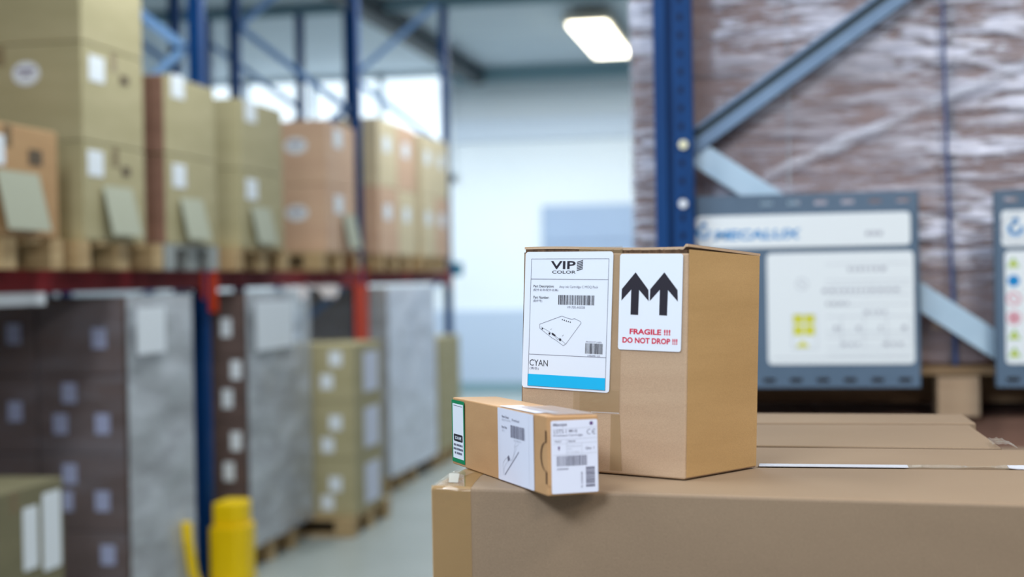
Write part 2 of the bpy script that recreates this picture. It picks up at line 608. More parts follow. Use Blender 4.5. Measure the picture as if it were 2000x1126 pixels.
# ---- right rack end frame (nearest)
rr_ = thing('pallet_rack', (-0.30, 4.0, 0), 'dark blue rack end frame with pale diagonal braces, right of the aisle', 'rack')
up = upright(None, -0.356, 3.93, 0, 3.4, rr_)
pm = mat('perforated_blue_paint', (0.002, 0.05, 0.20), 0.5, spec=0.2)
_N, _L = pm.node_tree.nodes, pm.node_tree.links
_tc = _N.new('ShaderNodeTexCoord')
_sp = _N.new('ShaderNodeSeparateXYZ')
_mo = _N.new('ShaderNodeMath')
_mo.operation = 'FLOORED_MODULO'
_mo.inputs[1].default_value = 0.05
_lt = _N.new('ShaderNodeMath')
_lt.operation = 'LESS_THAN'
_lt.inputs[1].default_value = 0.017
_mx = _N.new('ShaderNodeMix')
_mx.data_type = 'RGBA'
_mx.inputs['A'].default_value = (0.002, 0.05, 0.20, 1)
_mx.inputs['B'].default_value = (0.001, 0.010, 0.05, 1)
_L.new(_tc.outputs['Object'], _sp.inputs[0])
_L.new(_sp.outputs['Z'], _mo.inputs[0])
_L.new(_mo.outputs[0], _lt.inputs[0])
_L.new(_lt.outputs[0], _mx.inputs['Factor'])
_L.new(_mx.outputs['Result'], pm.node_tree.nodes['Principled BSDF'].inputs['Base Color'])
MB().box(-0.288, -0.276, 3.9290, 3.931, 0.05, 3.35).build('perforated_strip', pm, up)
MB().cyl((-0.277, 3.93, 1.908), (0, -1, 0), 0.0125, 0.012, 16).build('bolt', 'zinc', up)
MB().cyl((-0.280, 3.93, 1.746), (0, -1, 0), 0.0120, 0.012, 16).build('bolt', 'whitebolt', up)
upright(None, 1.155, 3.93, 0, 3.4, rr_)
# upper brace: open C profile, lip on both edges
a, b = Vector((-0.265, 4.045, 1.915)), Vector((1.17, 4.045, 2.896))
dr = (b - a).normalized()
nv = dr.cross(Vector((0, 1, 0))).normalized()
if nv.z < 0:
    nv = -nv
c = MB()
c.bar(a + nv * 0.030 - Vector((0, 0.012, 0)), b + nv * 0.030 - Vector((0, 0.012, 0)), nv * 0.0015, Vector((0, 0.012, 0)))
c.bar(a + nv * 0.002 - Vector((0, 0.022, 0)), b + nv * 0.002 - Vector((0, 0.022, 0)), nv * 0.0015, Vector((0, 0.012, 0)))
c.bar(a - nv * 0.013 - Vector((0, 0.03, 0)), b - nv * 0.013 - Vector((0, 0.03, 0)), nv * 0.017, Vector((0, 0.0015, 0)))
c.bar(a + nv * 0.028 - Vector((0, 0.03, 0)), b + nv * 0.028 - Vector((0, 0.03, 0)), nv * 0.005, Vector((0, 0.0015, 0)))
brc = c.build('brace', 'galv', rr_)
MB().bar(a, b, nv * 0.032, Vector((0, 0.0015, 0))).build('channel_web', mat('shadow_side_steel', (0.07, 0.11, 0.13), 0.6), brc)  # web painted dark for the shade inside the channel
brace_bar((-0.27, 4.045, 1.909), (1.17, 4.045, 0.921), 0.068, rr_, 'brace', 0.026)
brace_bar((-0.27, 4.03, 0.05), (1.17, 4.03, 0.80), 0.068, rr_, 'brace', 0.026)
for x in (-0.34, 1.16):
    bm_ = MB().box(x, x + 0.05, 4.02, 6.9, 1.02, 1.145)
    bm_.build('load_beam', 'red', rr_)
for x in (-0.34, 1.16):
    MB().box(x - 0.02, x + 0.09, 3.91, 4.06, 0, 0.008).build('foot_plate', 'post', rr_)


# ---- load signs on the right rack
def sign_plate(x0, x1, z0, z1, y, par, pitch, first):
    m = MB()
    T = 0.002
    sl, sh = 0.033, 0.011
    zb, zt = z0 + 0.020, z1 - 0.025
    xs = []
    x = first
    while x < x1 - 0.02:
        if x > x0 + 0.01:
            xs.append(x)
        x += pitch
    for zc in (zb, zt):
        prev = x0
        for xc in xs:
            m.box(prev, xc - sl / 2, y, y + T, zc - sh / 2, zc + sh / 2)
            prev = xc + sl / 2
        m.box(prev, x1, y, y + T, zc - sh / 2, zc + sh / 2)
    m.box(x0, x1, y, y + T, z0, zb - sh / 2)
    m.box(x0, x1, y, y + T, zb + sh / 2, zt - sh / 2)
    m.box(x0, x1, y, y + T, zt + sh / 2, z1)
    # folded side lips
    m.box(x0, x0 + T, y, y + 0.012, z0, z1)
    m.box(x1 - T, x1, y, y + 0.012, z0, z1)
    return m.build('backing_plate', 'signplate', par)


YS = 3.985
s1 = thing('load_sign', (0.03, YS, 1.24), 'grey-blue steel load sign with a wide white header lettered in blue, beside the post', 'sign')
sign_plate(-0.251, 0.349, 1.236, 1.768, YS, s1, 0.0725, -0.0555)


def panel(x0, x1, z0, z1, par, name, r=0.012):
    p = Print((x0, YS, z1), (x1 - x0, 0, 0), (0, 0, z0 - z1), (0, -1, 0), 0.0008)
    pts = rounded(0, 0, 1, 1, r / (x1 - x0), r / (z1 - z0))
    m = MB().prism([p.P(*q) for q in pts], (0, -0.002, 0))
    o = m.build(name, 'signwhite', par)
    return o, Print((x0, YS, z1), (x1 - x0, 0, 0), (0, 0, z0 - z1), (0, -1, 0), 0.0034)


hd, p = panel(-0.249, 0.326, 1.622, 1.712, s1, 'header_panel')


def sx(x, x0, x1): return (x - x0) / (x1 - x0)


def logo(p, cs, ct, r):
    """a ring broken by a U-shaped curl with a dot above"""
    n = 26
    es, et = p.ev.length, p.dv.length
    def arc(rad, a0, a1, wd):
        pts = [(cs + rad * math.cos(a0 + (a1 - a0) * i / n) / es, ct + rad * math.sin(a0 + (a1 - a0) * i / n) / et) for i in range(n + 1)]
        p.line(pts, wd)
    arc(r * 0.62, -0.3, PI + 0.5, r * 0.42)
    p.disc(cs, ct - r * 0.75 / et, r * 0.33)
    p.line([(cs - r * 0.5 / es, ct - 0.1 * r / et), (cs, ct - r * 0.75 / et)], r * 0.3)
    return arc


X0, X1, Z1_, Z0_ = -0.249, 0.326, 1.712, 1.622
logo(p, sx(-0.229, X0, X1), 0.48, 0.024)
p.text('MECALUX', sx(-0.199, X0, X1), 0.44, sx(0.036, X0, X1), 0.74, bold=0.035, shear=0.12)
p.build('header_lettering', 'signblue', hd)
logo(p, sx(-0.229, X0, X1), 0.48, 0.001)
arc = logo(p, sx(-0.229, X0, X1), 0.48, 0.0005)
arc(0.033, 0.5, 5.2, 0.004)
p.build('emblem_outline', 'ink_pale', hd)
for k in range(3):
    p.rect(sx(0.208 + k * 0.016, X0, X1), 0.56, sx(0.220 + k * 0.016, X0, X1), 0.70)
p.build('header_note', 'ink_pale', hd)

hb, p = panel(-0.058, 0.333, 1.300, 1.606, s1, 'instruction_panel')
X0, X1, Z1_, Z0_ = -0.058, 0.333, 1.606, 1.300


def gx(x): return (x - X0) / (X1 - X0)
def gz(z): return (Z1_ - z) / (Z1_ - Z0_)


# faint ruled table and printed rows
for z in (1.573, 1.528, 1.515, 1.489, 1.462, 1.430, 1.388, 1.372, 1.345, 1.325):
    p.line([(gx(0.10), gz(z)), (gx(0.325), gz(z))], 0.0012)
for x in (0.14, 0.20, 0.26, 0.325):
    p.line([(gx(x), gz(1.43)), (gx(x), gz(1.345))], 0.0012)
p.line([(gx(-0.045), gz(1.318)), (gx(0.325), gz(1.318))], 0.0015)
p.disc(gx(0.036), gz(1.52), 0.016, r_in=0.014)
p.line([(gx(0.028), gz(1.528)), (gx(0.044), gz(1.512))], 0.002)
p.frame(gx(0.008), gz(1.435), gx(0.074), gz(1.342), 0.0012)
p.build('table_rules', 'ink_pale', hb)
rnd = random.Random(4)
for z, xa, xb, h in ((1.565, 0.16, 0.26, 0.012), (1.506, 0.09, 0.30, 0.010), (1.470, 0.10, 0.16, 0.009), (1.446, 0.20, 0.26, 0.009),
                     (1.404, 0.12, 0.14, 0.012), (1.404, 0.18, 0.19, 0.012), (1.404, 0.24, 0.25, 0.012), (1.404, 0.30, 0.312, 0.012),
                     (1.358, 0.14, 0.19, 0.008), (1.358, 0.25, 0.31, 0.008)):
    x = xa
    while x < xb:
        wd = rnd.uniform(0.006, 0.016)
        p.rect(gx(x), gz(z), gx(min(x + wd, xb)), gz(z - h))
        x += wd + 0.006
p.build('panel_lettering', 'ink_pale', hb)
for r_ in range(2):
    for q in range(2):
        x, z = 0.012 + q * 0.030, 1.437 - r_ * 0.031
        p.rect(gx(x), gz(z), gx(x + 0.026), gz(z - 0.026))
p.poly([(gx(0.036), gz(1.365)), (gx(0.055), gz(1.347)), (gx(0.016), gz(1.347))])
p.build('yellow_rack_diagram', 'signyellow', hb)

s2 = thing('load_sign', (0.84, YS, 1.24), 'grey-blue steel load sign with a column of safety pictograms, at the right edge', 'sign')
sign_plate(0.541, 1.14, 1.236, 1.762, YS, s2, 0.0725, 0.586)
hd, p = panel(0.561, 1.12, 1.612, 1.708, s2, 'header_panel')
X0, X1 = 0.561, 1.12
logo(p, sx(0.597, X0, X1), 0.50, 0.026)
p.build('header_emblem', 'signblue', hd)
arc = logo(p, sx(0.597, X0, X1), 0.5, 0.0005)
arc(0.036, 0.5, 5.2, 0.004)
p.build('emblem_outline', 'ink_pale', hd)
hb, p = panel(0.568, 1.12, 1.298, 1.600, s2, 'instruction_panel')
X0, X1, Z1_, Z0_ = 0.568, 1.12, 1.600, 1.298
p.disc(gx(0.590), gz(1.520), 0.0155)
p.build('blue_pictogram', 'signblue', hb)
p.disc(gx(0.590), gz(1.472), 0.018, r_in=0.014)
p.line([(gx(0.582), gz(1.48)), (gx(0.598), gz(1.464))], 0.003)
p.build('pink_pictogram', 'signpink', hb)
p.disc(gx(0.590), gz(1.421), 0.018, r_in=0.014)
p.build('pink_ring', 'signpink', hb)
p.disc(gx(0.590), gz(1.421), 0.009)
p.build('crimson_pictogram', 'signred', hb)
for z in (1.568, 1.376, 1.328):
    p.poly([(gx(0.590), gz(z + 0.016)), (gx(0.606), gz(z - 0.012)), (gx(0.574), gz(z - 0.012))])
    tri = p.build('triangle_pictogram', 'signgreen', hb)
    p.lift += 0.0004
    p.poly([(gx(0.590), gz(z + 0.007)), (gx(0.599), gz(z - 0.009)), (gx(0.581), gz(z - 0.009))])
    p.build('triangle_fill', 'signyellow', hb)
    p.lift -= 0.0004

# ---- right rack load: wooden pallet, nine cartons, film, strap
pl = thing('pallet', (0.2, 4.5, 1.145), 'dark wooden pallet under the film-wrapped load in the right rack', 'pallet')
m = MB()
for k in range(5):
    m.box(-0.47, 1.25, 4.09 + k * 0.245, 4.09 + k * 0.245 + 0.16, 1.262, 1.286)
m.build('deck_boards', 'wood_dk', pl)
for x in (-0.42, 0.402, 1.13):
    for y in (4.10, 4.60, 5.10):
        MB().box(x, x + 0.112, y, y + 0.12, 1.146 if y < 4.2 else 1.168, 1.262).build('block', 'kraft' if (x == 0.402 and y == 4.10) else 'wood_dk', pl)
MB().box(-0.47, 1.25, 4.30, 4.34, 1.168, 1.262).build('opening_blocker', 'wood_dk', pl)  # board added across the pallet so its openings stay dark
for y in (4.60, 5.10):
    MB().box(-0.47, 1.25, y, y + 0.12, 1.146, 1.168).build('bottom_board', 'wood_dk', pl)


def carton(x0, x1, y0, y1, z0, z1, label, mt='kraft', group=None, stickers=(), bevel=0.006, tape=False, name='cardboard_box'):
    """stickers: (face, u0, u1, v0, v1, material, shape); face 'F' = towards camera (-Y), 'S' = aisle side (+X); u along X or Y"""
    t = thing(name, ((x0 + x1) / 2, (y0 + y1) / 2, z0), label, 'box', group)
    g = 0.0015
    body = MB().box(x0 + g, x1 - g, y0 + g, y1 - g, z0 + g / 2, z1 - g / 2).build('carton_body', mt, t, bevel=bevel)
    if tape:
        xm = (x0 + x1) / 2
        MB().box(xm - 0.03, xm + 0.03, y0 + g - 0.0006, y0 + g, z1 - 0.09, z1 - 0.006).build('sealing_tape', 'tape', t)
        MB().box(x1 - g, x1 - g + 0.0006, (y0 + y1) / 2 - 0.03, (y0 + y1) / 2 + 0.03, z1 - 0.09, z1 - 0.006).build('sealing_tape', 'tape', t)
    for st in stickers:
        face, a0, a1, b0, b1, sm, shp = st
        if face == 'F':
            P = Print((a0, y0 + g, b1), (a1 - a0, 0, 0), (0, 0, b0 - b1), (0, -1, 0), 0.001)
            nrm = (0, -0.001, 0)
        else:
            P = Print((x1 - g, a0, b1), (0, a1 - a0, 0), (0, 0, b0 - b1), (1, 0, 0), 0.001)
            nrm = (0.001, 0, 0)
        if shp == 'oval':
            n = 24
            pts = [(0.5 + 0.5 * math.cos(2 * PI * i / n), 0.5 + 0.5 * math.sin(2 * PI * i / n)) for i in range(n)]
        else:
            pts = rounded(0, 0, 1, 1, 0.08, 0.06, 3)
        lb = MB().prism([P.P(*q) for q in pts], nrm).build('shipping_label' if sm not in ('dim_print',) else 'printed_mark', sm, t)
        if shp == 'oval':
            P.lift = 0.0026
            P.rect(0.18, 0.30, 0.82, 0.42)
            P.rect(0.30, 0.55, 0.70, 0.62)
            P.build('label_print', 'purple', lb)
    return t


cx = [(-0.435, 0.006), (0.006, 0.446), (0.460, 0.90)]
rows = [(1.287, 1.700, 'bottom'), (1.702, 2.115, 'second'), (2.117, 2.53, 'third')]
cn = ['left', 'middle', 'right']
for (z0, z1, rn) in rows:
    for (x0, x1), c_ in zip(cx, cn):
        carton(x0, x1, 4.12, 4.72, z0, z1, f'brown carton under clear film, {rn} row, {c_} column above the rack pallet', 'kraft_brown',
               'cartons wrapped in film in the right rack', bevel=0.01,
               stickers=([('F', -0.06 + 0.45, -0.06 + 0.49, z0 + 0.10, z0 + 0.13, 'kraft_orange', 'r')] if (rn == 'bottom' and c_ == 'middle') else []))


for k, c_ in enumerate(('left', 'middle', 'right', 'far right')):  # added to block the bright floor showing under the pallet
    carton(-0.285 + k * 0.36, 0.073 + k * 0.36, 4.16, 5.2, 0, 1.138, f'dark brown carton added below the rack pallet to block the bright floor, {c_} of the row', 'kraft_brown',
           'blocking cartons added below the right rack', bevel=0.01)


def film_sheet(name, x0, x1, y, z0, z1, mt, amp, nx, nz, label, side=0.5, zbot=None, seed=0.0):
    """wrapped sheet: left side, rounded corner, front, rounded corner, right side"""
    path = []
    r = 0.02
    path.append((x0, y + side))
    path.append((x0, y + side * 0.5))
    for i in range(5):
        a_ = PI + PI / 2 * i / 4
        path.append((x0 + r + r * math.cos(a_), y + r + r * math.sin(a_)))
    for i in range(1, nx):
        path.append((x0 + r + (x1 - x0 - 2 * r) * i / nx, y))
    for i in range(5):
        a_ = -PI / 2 + PI / 2 * i / 4
        path.append((x1 - r + r * math.cos(a_), y + r + r * math.sin(a_)))
    path.append((x1, y + side * 0.5))
    path.append((x1, y + side))
    vs, fs = [], []
    W = len(path)
    for j in range(nz + 1):
        for i, (px, py) in enumerate(path):
            t = j / nz
            zb = z0 + 0.02 * noise.noise(Vector((px * 6, py * 6, seed)))
            z = zb + (z1 - zb) * t
            q = Vector((px * 3.0 + z * 1.1, py * 3.0, z * 26 + seed))
            q2 = Vector((px * 9, py * 9, z * 60 + seed))
            d_ = amp * (abs(noise.noise(q)) + 0.5 * abs(noise.noise(q2)))
            vs.append((px, py - d_ if x0 + r < px < x1 - r else py, z))
    for j in range(nz):
        for i in range(W - 1):
            a0 = j * W + i
            fs.append((a0, a0 + 1, a0 + W + 1, a0 + W))
    o = MB().add(vs, fs).build(name, mt, None, smooth=True)
    return tag(o, label, 'film')


fsh = film_sheet('stretch_film', -0.444, 0.912, 4.112, 1.295, 2.56, 'film_big', 0.018, 120, 260,
           'crinkled clear stretch film wound around the carton load in the right rack', side=0.62)
# a rope-like twisted fold of film climbing to the right
m = MB()
N_ = 60
vs, fs = [], []
for i in range(N_ + 1):
    t = i / N_
    x, z = -0.06 + 0.95 * t, 1.825 + 0.385 * t
    wd = 0.012 + 0.012 * abs(noise.noise(Vector((t * 7, 0, 4))))
    for k_ in range(5):
        q = (k_ - 2) / 2
        vs.append((x - 0.38 * wd * q, 4.083 + 0.008 * q * q, z + wd * q))
for i in range(N_):
    for k_ in range(4):
        a0 = i * 5 + k_
        fs.append((a0, a0 + 1, a0 + 6, a0 + 5))
m.add(vs, fs).build('film_fold', 'film_fold', fsh, smooth=True)
# dark blue strap running down over the film
vs = []
for k in range(25):
    z = 1.29 + (2.54 - 1.29) * k / 24
    x = 0.440 + 0.008 * math.sin(z * 2.2) + (2.0 - z) * 0.010
    vs.append((x, z))
mb = MB()
for (xa, za), (xb, zb) in zip(vs[:-1], vs[1:]):
    mb.hexa([(xa - 0.0045, 4.079, za), (xa + 0.0045, 4.079, za), (xa + 0.0045, 4.081, za), (xa - 0.0045, 4.081, za),
             (xb - 0.0045, 4.079, zb), (xb + 0.0045, 4.079, zb), (xb + 0.0045, 4.081, zb), (xb - 0.0045, 4.081, zb)])
tag(mb.build('packing_strap', 'bluestrap'), 'thin dark blue strap running down over the wrapped load', 'strap')

# ---- left racks
lr = thing('pallet_rack', (-2.97, 6.9, 0), 'long blue and red pallet rack lining the left of the aisle', 'rack')
for y in (4.1, 6.93, 9.68, 12.40):
    for x in (-3.065, -3.96):
        m = MB()
        m.box(x + 0.03, x + 0.05, y, y + 0.075, 0.008, 4.0)
        m.box(x + 0.05, x + 0.075, y + 0.02, y + 0.075, 0.008, 4.0)
        m.box(x + 0.075, x + 0.095, y, y + 0.075, 0.008, 4.0)
        m.build('upright_post', 'post', lr)
        MB().box(x - 0.01, x + 0.11, y - 0.02, y + 0.12, 0, 0.008).build('foot_plate', 'post', lr)
    z = 0.3
    k = 0
    while z < 3.6:
        a_, b_ = ((-3.07, y + 0.05, z), (-3.87, y + 0.05, z + 0.62))
        if k % 2:
            a_, b_ = ((-3.87, y + 0.05, z), (-3.07, y + 0.05, z + 0.62))
        brace_bar(a_, b_, 0.045, lr, 'brace_blue')
        z += 0.62
        k += 1
for (ya, yb) in ((4.2, 6.93), (7.03, 9.68), (9.78, 12.40)):
    for x in (-3.02, -3.94):
        bmm = MB().box(x, x + 0.05, ya + 0.002, yb - 0.002, 1.525, 1.617)
        bm_o = bmm.build('load_beam', 'red', lr)
        if x == -3.02:
            for yy in (ya + 0.002, yb - 0.042):
                MB().box(x + 0.05, x + 0.056, yy, yy + 0.04, 1.47, 1.66).build('beam_connector', 'orange', bm_o)
MB().box(-2.965, -2.955, 6.97, 7.07, 1.40, 1.60).build('post_plate', 'orange', lr)
MB().box(-2.80, -2.785, 8.97, 9.24, 1.10, 1.52).box(-2.966, -2.785, 9.00, 9.27, 1.52, 1.526).build('hanging_plate', 'orange', lr)
MB().box(-2.965, -2.88, 12.40, 12.50, 1.58, 1.70).build('end_cap', mat('teal_cap', (0.01, 0.20, 0.36), 0.4), lr)

lr2 = thing('pallet_rack', (-4.4, 9.7, 0), 'second blue rack standing back to back behind the left rack', 'rack')
for y in (9.68, 12.40):
    for x in (-4.42, -5.32):
        MB().box(x + 0.03, x + 0.095, y, y + 0.075, 0, 4.0).build('upright_post', 'post', lr2)
    z = 0.3
    k = 0
    while z < 3.6:
        a_, b_ = ((-4.33, y + 0.05, z), (-5.27, y + 0.05, z + 0.7))
        if k % 2:
            a_, b_ = ((-5.27, y + 0.05, z), (-4.33, y + 0.05, z + 0.7))
        brace_bar(a_, b_, 0.045, lr2, 'brace_blue')
        z += 0.7
        k += 1
for x in (-4.38, -5.30):
    MB().box(x, x + 0.05, 9.78, 12.40, 1.525, 1.617).build('load_beam', 'red', lr2)

# yellow guards at the foot of the nearest left post
yg = thing('post_guard', (-2.84, 7.0, 0), 'bright yellow post protector at the foot of the blue rack post', 'guard')
m = MB()
m.prism([(-2.94, 6.86, 0), (-2.80, 6.86, 0), (-2.76, 6.93, 0), (-2.76, 7.04, 0), (-2.80, 7.10, 0), (-2.94, 7.10, 0)], (0, 0, 0.30))
m.build('guard_shell', 'yellow', yg, bevel=0.006)
m = MB().prism([(-2.93, 6.88, 0.30), (-2.81, 6.88, 0.30), (-2.775, 6.94, 0.30), (-2.775, 7.03, 0.30), (-2.81, 7.08, 0.30), (-2.93, 7.08, 0.30)], (0, 0, 0.12))
m.build('guard_cap', 'yellow', yg, bevel=0.01)
MB().box(-2.945, -2.78, 6.84, 7.12, 0, 0.01).build('guard_base', 'yellow', yg)
yb = MB()
pts = [(-2.82, 6.32, 0.42), (-2.815, 6.32, 0.33), (-2.81, 6.37, 0.15), (-2.79, 6.48, 0.019)]
for p0, p1 in zip(pts[:-1], pts[1:]):
    yb.bar(p0, p1, (0.018, 0, 0), (0, 0.018, 0))
tag(yb.build('guard_rail', 'yellow'), 'thin curved yellow rail left of the post protector', 'rail')


# ---- pallets on the left rack and floor
def make_pallet(label, mt, L=1.1, W=0.62):
    """origin at the aisle-side near corner, extends -X and +Y"""
    t = thing('pallet', (0, 0, 0), label, 'pallet', None)
    m = MB()
    n = 5
    for k in range(n):
        y = (W - 0.10) * k / (n - 1)
        m.box(-L, 0, y, y + 0.10, 0.100, 0.120)
    m.build('deck_boards', mt, t)
    for x in (-L, -L / 2 - 0.05, -0.12):
        for y in (0, W / 2 - 0.05, W - 0.10):
            MB().box(x, x + 0.12, y, y + 0.10, 0.020, 0.100).build('block', mt, t)
    for y in (0, W / 2 - 0.05, W - 0.10):
        MB().box(-L, 0, y, y + 0.10, 0, 0.020).build('bottom_board', mt, t)
    return t


def put(t, loc, label=None, group=None):
    c = copy_tree(t) if label else t
    c.location = loc
    if label: c['label'] = label
    if group: c['group'] = group
    return c


PG = 'pallets on the left rack'
pw = make_pallet('wooden pallet under the orange-brown box at the left edge, on the red beam', 'wood', 1.10, 0.80)
pw['group'] = PG
pw.location = (-2.86, 4.47, 1.618)
put(pw, (-2.86, 5.40, 1.618), 'wooden pallet on the red beam under the tallest left stack', PG)
pg = make_pallet('grey pallet on the red beam under the second box stack', 'greyplastic', 1.10, 0.62)
pg['group'] = PG
pg.location = (-2.86, 6.235, 1.618)
pw2 = make_pallet('wooden pallet on the red beam under the third box stack, past the first post', 'wood', 1.10, 0.80)
pw2['group'] = PG
pw2.location = (-2.86, 7.10, 1.618)
put(pw2, (-2.86, 8.50, 1.618), 'wooden pallet on the red beam under the orange-fronted stack', PG)
put(pw2, (-2.86, 9.83, 1.618), 'wooden pallet on the red beam, first one past the second post', PG)
put(pw2, (-2.86, 11.00, 1.618), 'wooden pallet on the red beam at the far end of the left rack', PG)

XF = -2.86
G1 = 'cartons stacked on the upper level of the left rack'
zb = 1.7385


def lab_side(yc, zc, w=0.14, h=0.17, mt='bright_paper'):
    w, h = w * 0.98, h * 0.66
    return ('S', yc - w / 2, yc + w / 2, zc - h / 2, zc + h / 2, mt, 'r')


carton(-3.75, XF, 4.50, 5.245, zb, 2.165, 'orange-brown carton standing alone on its pallet at the left edge', 'kraft_orange', G1, tape=True,
       stickers=[lab_side(4.80, 2.06, 0.10, 0.17), ('S', 5.02, 5.12, 2.02, 2.08, 'dim_print', 'r')])
S1 = [(zb, 2.150, 'bottom'), (2.151, 2.563, 'middle'), (2.564, 2.975, 'top')]
for i, (z0, z1, nm) in enumerate(S1):
    st = []
    if i == 1:
        st = [lab_side(5.585, 2.465, 0.14, 0.165), ('F', -3.175, -3.05, 2.39, 2.49, 'bright_paper', 'oval'), ('S', 5.80, 5.88, 2.43, 2.47, 'dim_print', 'r')]
    if i == 0:
        st = [lab_side(5.56, 2.065, 0.14, 0.165), ('S', 5.80, 5.88, 2.03, 2.07, 'dim_print', 'r')]
    carton(-3.62, XF, 5.455, 6.03, z0, z1, f'{nm} carton of the tall three-high stack on the left rack', 'kraft_olive', G1, stickers=st, tape=True)
for i, (z0, z1, nm) in enumerate([(zb, 2.165, 'bottom'), (2.166, 2.54, 'top')]):
    t = carton(-3.62, XF, 6.255, 6.845, z0, z1, f'{nm} carton of the stack just before the nearest left post', 'kraft_olive', G1,
               stickers=[lab_side(6.40, z0 + 0.33, 0.15, 0.17)])
    MB().box(-3.61, XF - 0.008, 6.249, 6.2565, z0 + 0.005, z1 - 0.005).build('brown_end_shade', 'kraft_brown', t)  # brown sheet added to darken this end against the lit side
for i, (z0, z1, nm) in enumerate([(zb, 2.160, 'bottom'), (2.161, 2.54, 'top')]):
    carton(-3.62, XF, 7.18, 7.83, z0, z1, f'{nm} carton of the stack just past the nearest left post', 'kraft_olive', G1,
           stickers=[lab_side(7.34, z0 + 0.32, 0.17, 0.17)])
for i, (z0, z1, nm) in enumerate([(zb, 2.165, 'bottom'), (2.166, 2.575, 'top')]):
    carton(-3.45, XF, 8.62, 9.23, z0, z1, f'{nm} carton of the orange-fronted stack with an oval label', 'kraft_pink', G1,
           stickers=[lab_side(8.87, z0 + 0.31, 0.17, 0.18), ('F', -3.135, -2.985, z0 + 0.20, z0 + 0.30, 'bright_paper', 'oval')])
k = 0
for (ya, yb_, nm2) in ((9.80, 10.30, 'first'), (10.31, 10.83, 'second'), (11.02, 11.46, 'third'), (11.47, 11.93, 'farthest')):
    for (z0, z1, nm) in ((zb, 2.229, 'bottom'), (2.230, 2.72, 'top')):
        mt = 'kraft_pale' if (k % 3) else 'kraft_pink'
        carton(-3.5, XF, ya, yb_, z0, z1, f'{nm} carton, {nm2} column of the far pale group on the left rack', mt, G1,
               stickers=[lab_side((ya + yb_) / 2 - 0.03, z0 + 0.31, 0.19, 0.17)])
        k += 1
    
# paper sheets leaning at the foot of the loads
def leaning(y0, y1, z0, z1, label):
    m = MB()
    lean = 0.03
    x = XF + 0.012
    m.hexa([(x + lean, y0 + 0.03, z0), (x + lean, y1, z0), (x + lean - 0.004, y1, z0), (x + lean - 0.004, y0 + 0.03, z0),
            (x, y0, z1), (x, y1 - 0.04, z1), (x - 0.004, y1 - 0.04, z1), (x - 0.004, y0, z1)])
    o = m.build('paper_sheet', 'sheet')
    return tag(o, label, 'sheet', 'sheets leaning against the left rack loads')


leaning(4.77, 5.11, 1.765, 1.985, 'grey-green sheet leaning against the lone orange-brown carton')
leaning(5.60, 5.91, 1.765, 1.975, 'grey-green sheet leaning against the tall three-high stack')
leaning(6.38, 6.68, 1.765, 1.965, 'pale sheet leaning against the stack before the nearest left post')
leaning(7.30, 7.62, 1.765, 1.965, 'pale sheet leaning against the stack past the nearest left post')
leaning(8.93, 9.22, 1.765, 1.99, 'pale sheet leaning against the orange-fronted stack')

# white tag strip under the near beam and discs added for blurred glints
tag(MB().box(-2.962, -2.957, 4.4, 5.30, 1.476, 1.5249).build('location_strip', 'bright_paper'), 'white location strip fixed under the near red beam', 'strip')
for y, lb in ((8.05, 'pale disc added as a glint under the red beam, nearer of the three'), (8.50, 'pale disc added as a glint under the red beam, middle of the three'),
              (8.64, 'pale disc added as a glint under the red beam, farthest of the three')):
    t = MB().cyl((-2.84, y, 1.487), (1, -0.5, 0), 0.042, 0.012, 20).build('glint_disc', 'pinkglint')
    tag(t, lb, 'glint', 'discs added for glints under the left beam')
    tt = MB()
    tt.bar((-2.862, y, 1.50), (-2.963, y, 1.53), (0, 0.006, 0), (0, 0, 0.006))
    tt.build('glint_disc_arm', 'pinkglint', t)

# ---- lower level, left
G2 = 'cartons stacked on the floor under the left rack'
fp = make_pallet('wooden pallet on the floor under the dark wrapped load', 'wood', 1.10, 0.80)
fp['group'] = 'pallets on the floor under the left rack'
fp.location = (XF, 5.76, 0)
FG = 'pallets on the floor under the left rack'
put(fp, (XF, 4.47, 0), 'wooden pallet on the floor under the box at the lower left corner', FG)
put(fp, (XF, 7.16, 0), 'wooden pallet on the floor behind the yellow post protector', FG)
put(fp, (-2.60, 8.24, 0), 'wooden pallet sticking out into the aisle under the white-labelled boxes', FG)
put(fp, (XF, 9.90, 0), 'wooden pallet on the floor under the pale wrapped load', FG)
put(fp, (XF, 11.42, 0), 'wooden pallet on the floor at the far end under the yellowish boxes', FG)

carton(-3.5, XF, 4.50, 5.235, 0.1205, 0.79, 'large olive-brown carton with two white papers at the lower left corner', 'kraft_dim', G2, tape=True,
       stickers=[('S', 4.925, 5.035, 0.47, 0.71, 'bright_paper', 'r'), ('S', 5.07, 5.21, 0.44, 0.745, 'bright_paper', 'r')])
lay = [(0.1205, 0.464, 'bottom'), (0.465, 0.809, 'second'), (0.810, 1.154, 'third'), (1.155, 1.498, 'top')]
labs = [[(-2.961, 0.363)], [(-2.983, 0.60), (-3.159, 0.598), (-3.137, 0.719)], [(-3.177, 0.94), (-2.976, 0.94), (-3.132, 1.077)], [(-2.985, 1.318)]]
for (z0, z1, nm), ll in zip(lay, labs):
    carton(-3.285, XF - 0.004, 5.80, 6.47, z0, z1, f'dark brown carton, {nm} row beside the whitened film edge, wrapped floor load', 'kraft_shaded', G2,
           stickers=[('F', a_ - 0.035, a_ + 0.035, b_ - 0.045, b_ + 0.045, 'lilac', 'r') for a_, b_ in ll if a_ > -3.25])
    carton(-3.72, -3.29, 5.80, 6.47, z0, z1, f'dark brown carton, {nm} row of the inner column, wrapped floor load', 'kraft_shaded', G2,
           stickers=[('F', -3.43, -3.36, z0 + 0.14, z0 + 0.23, 'lilac', 'r')])


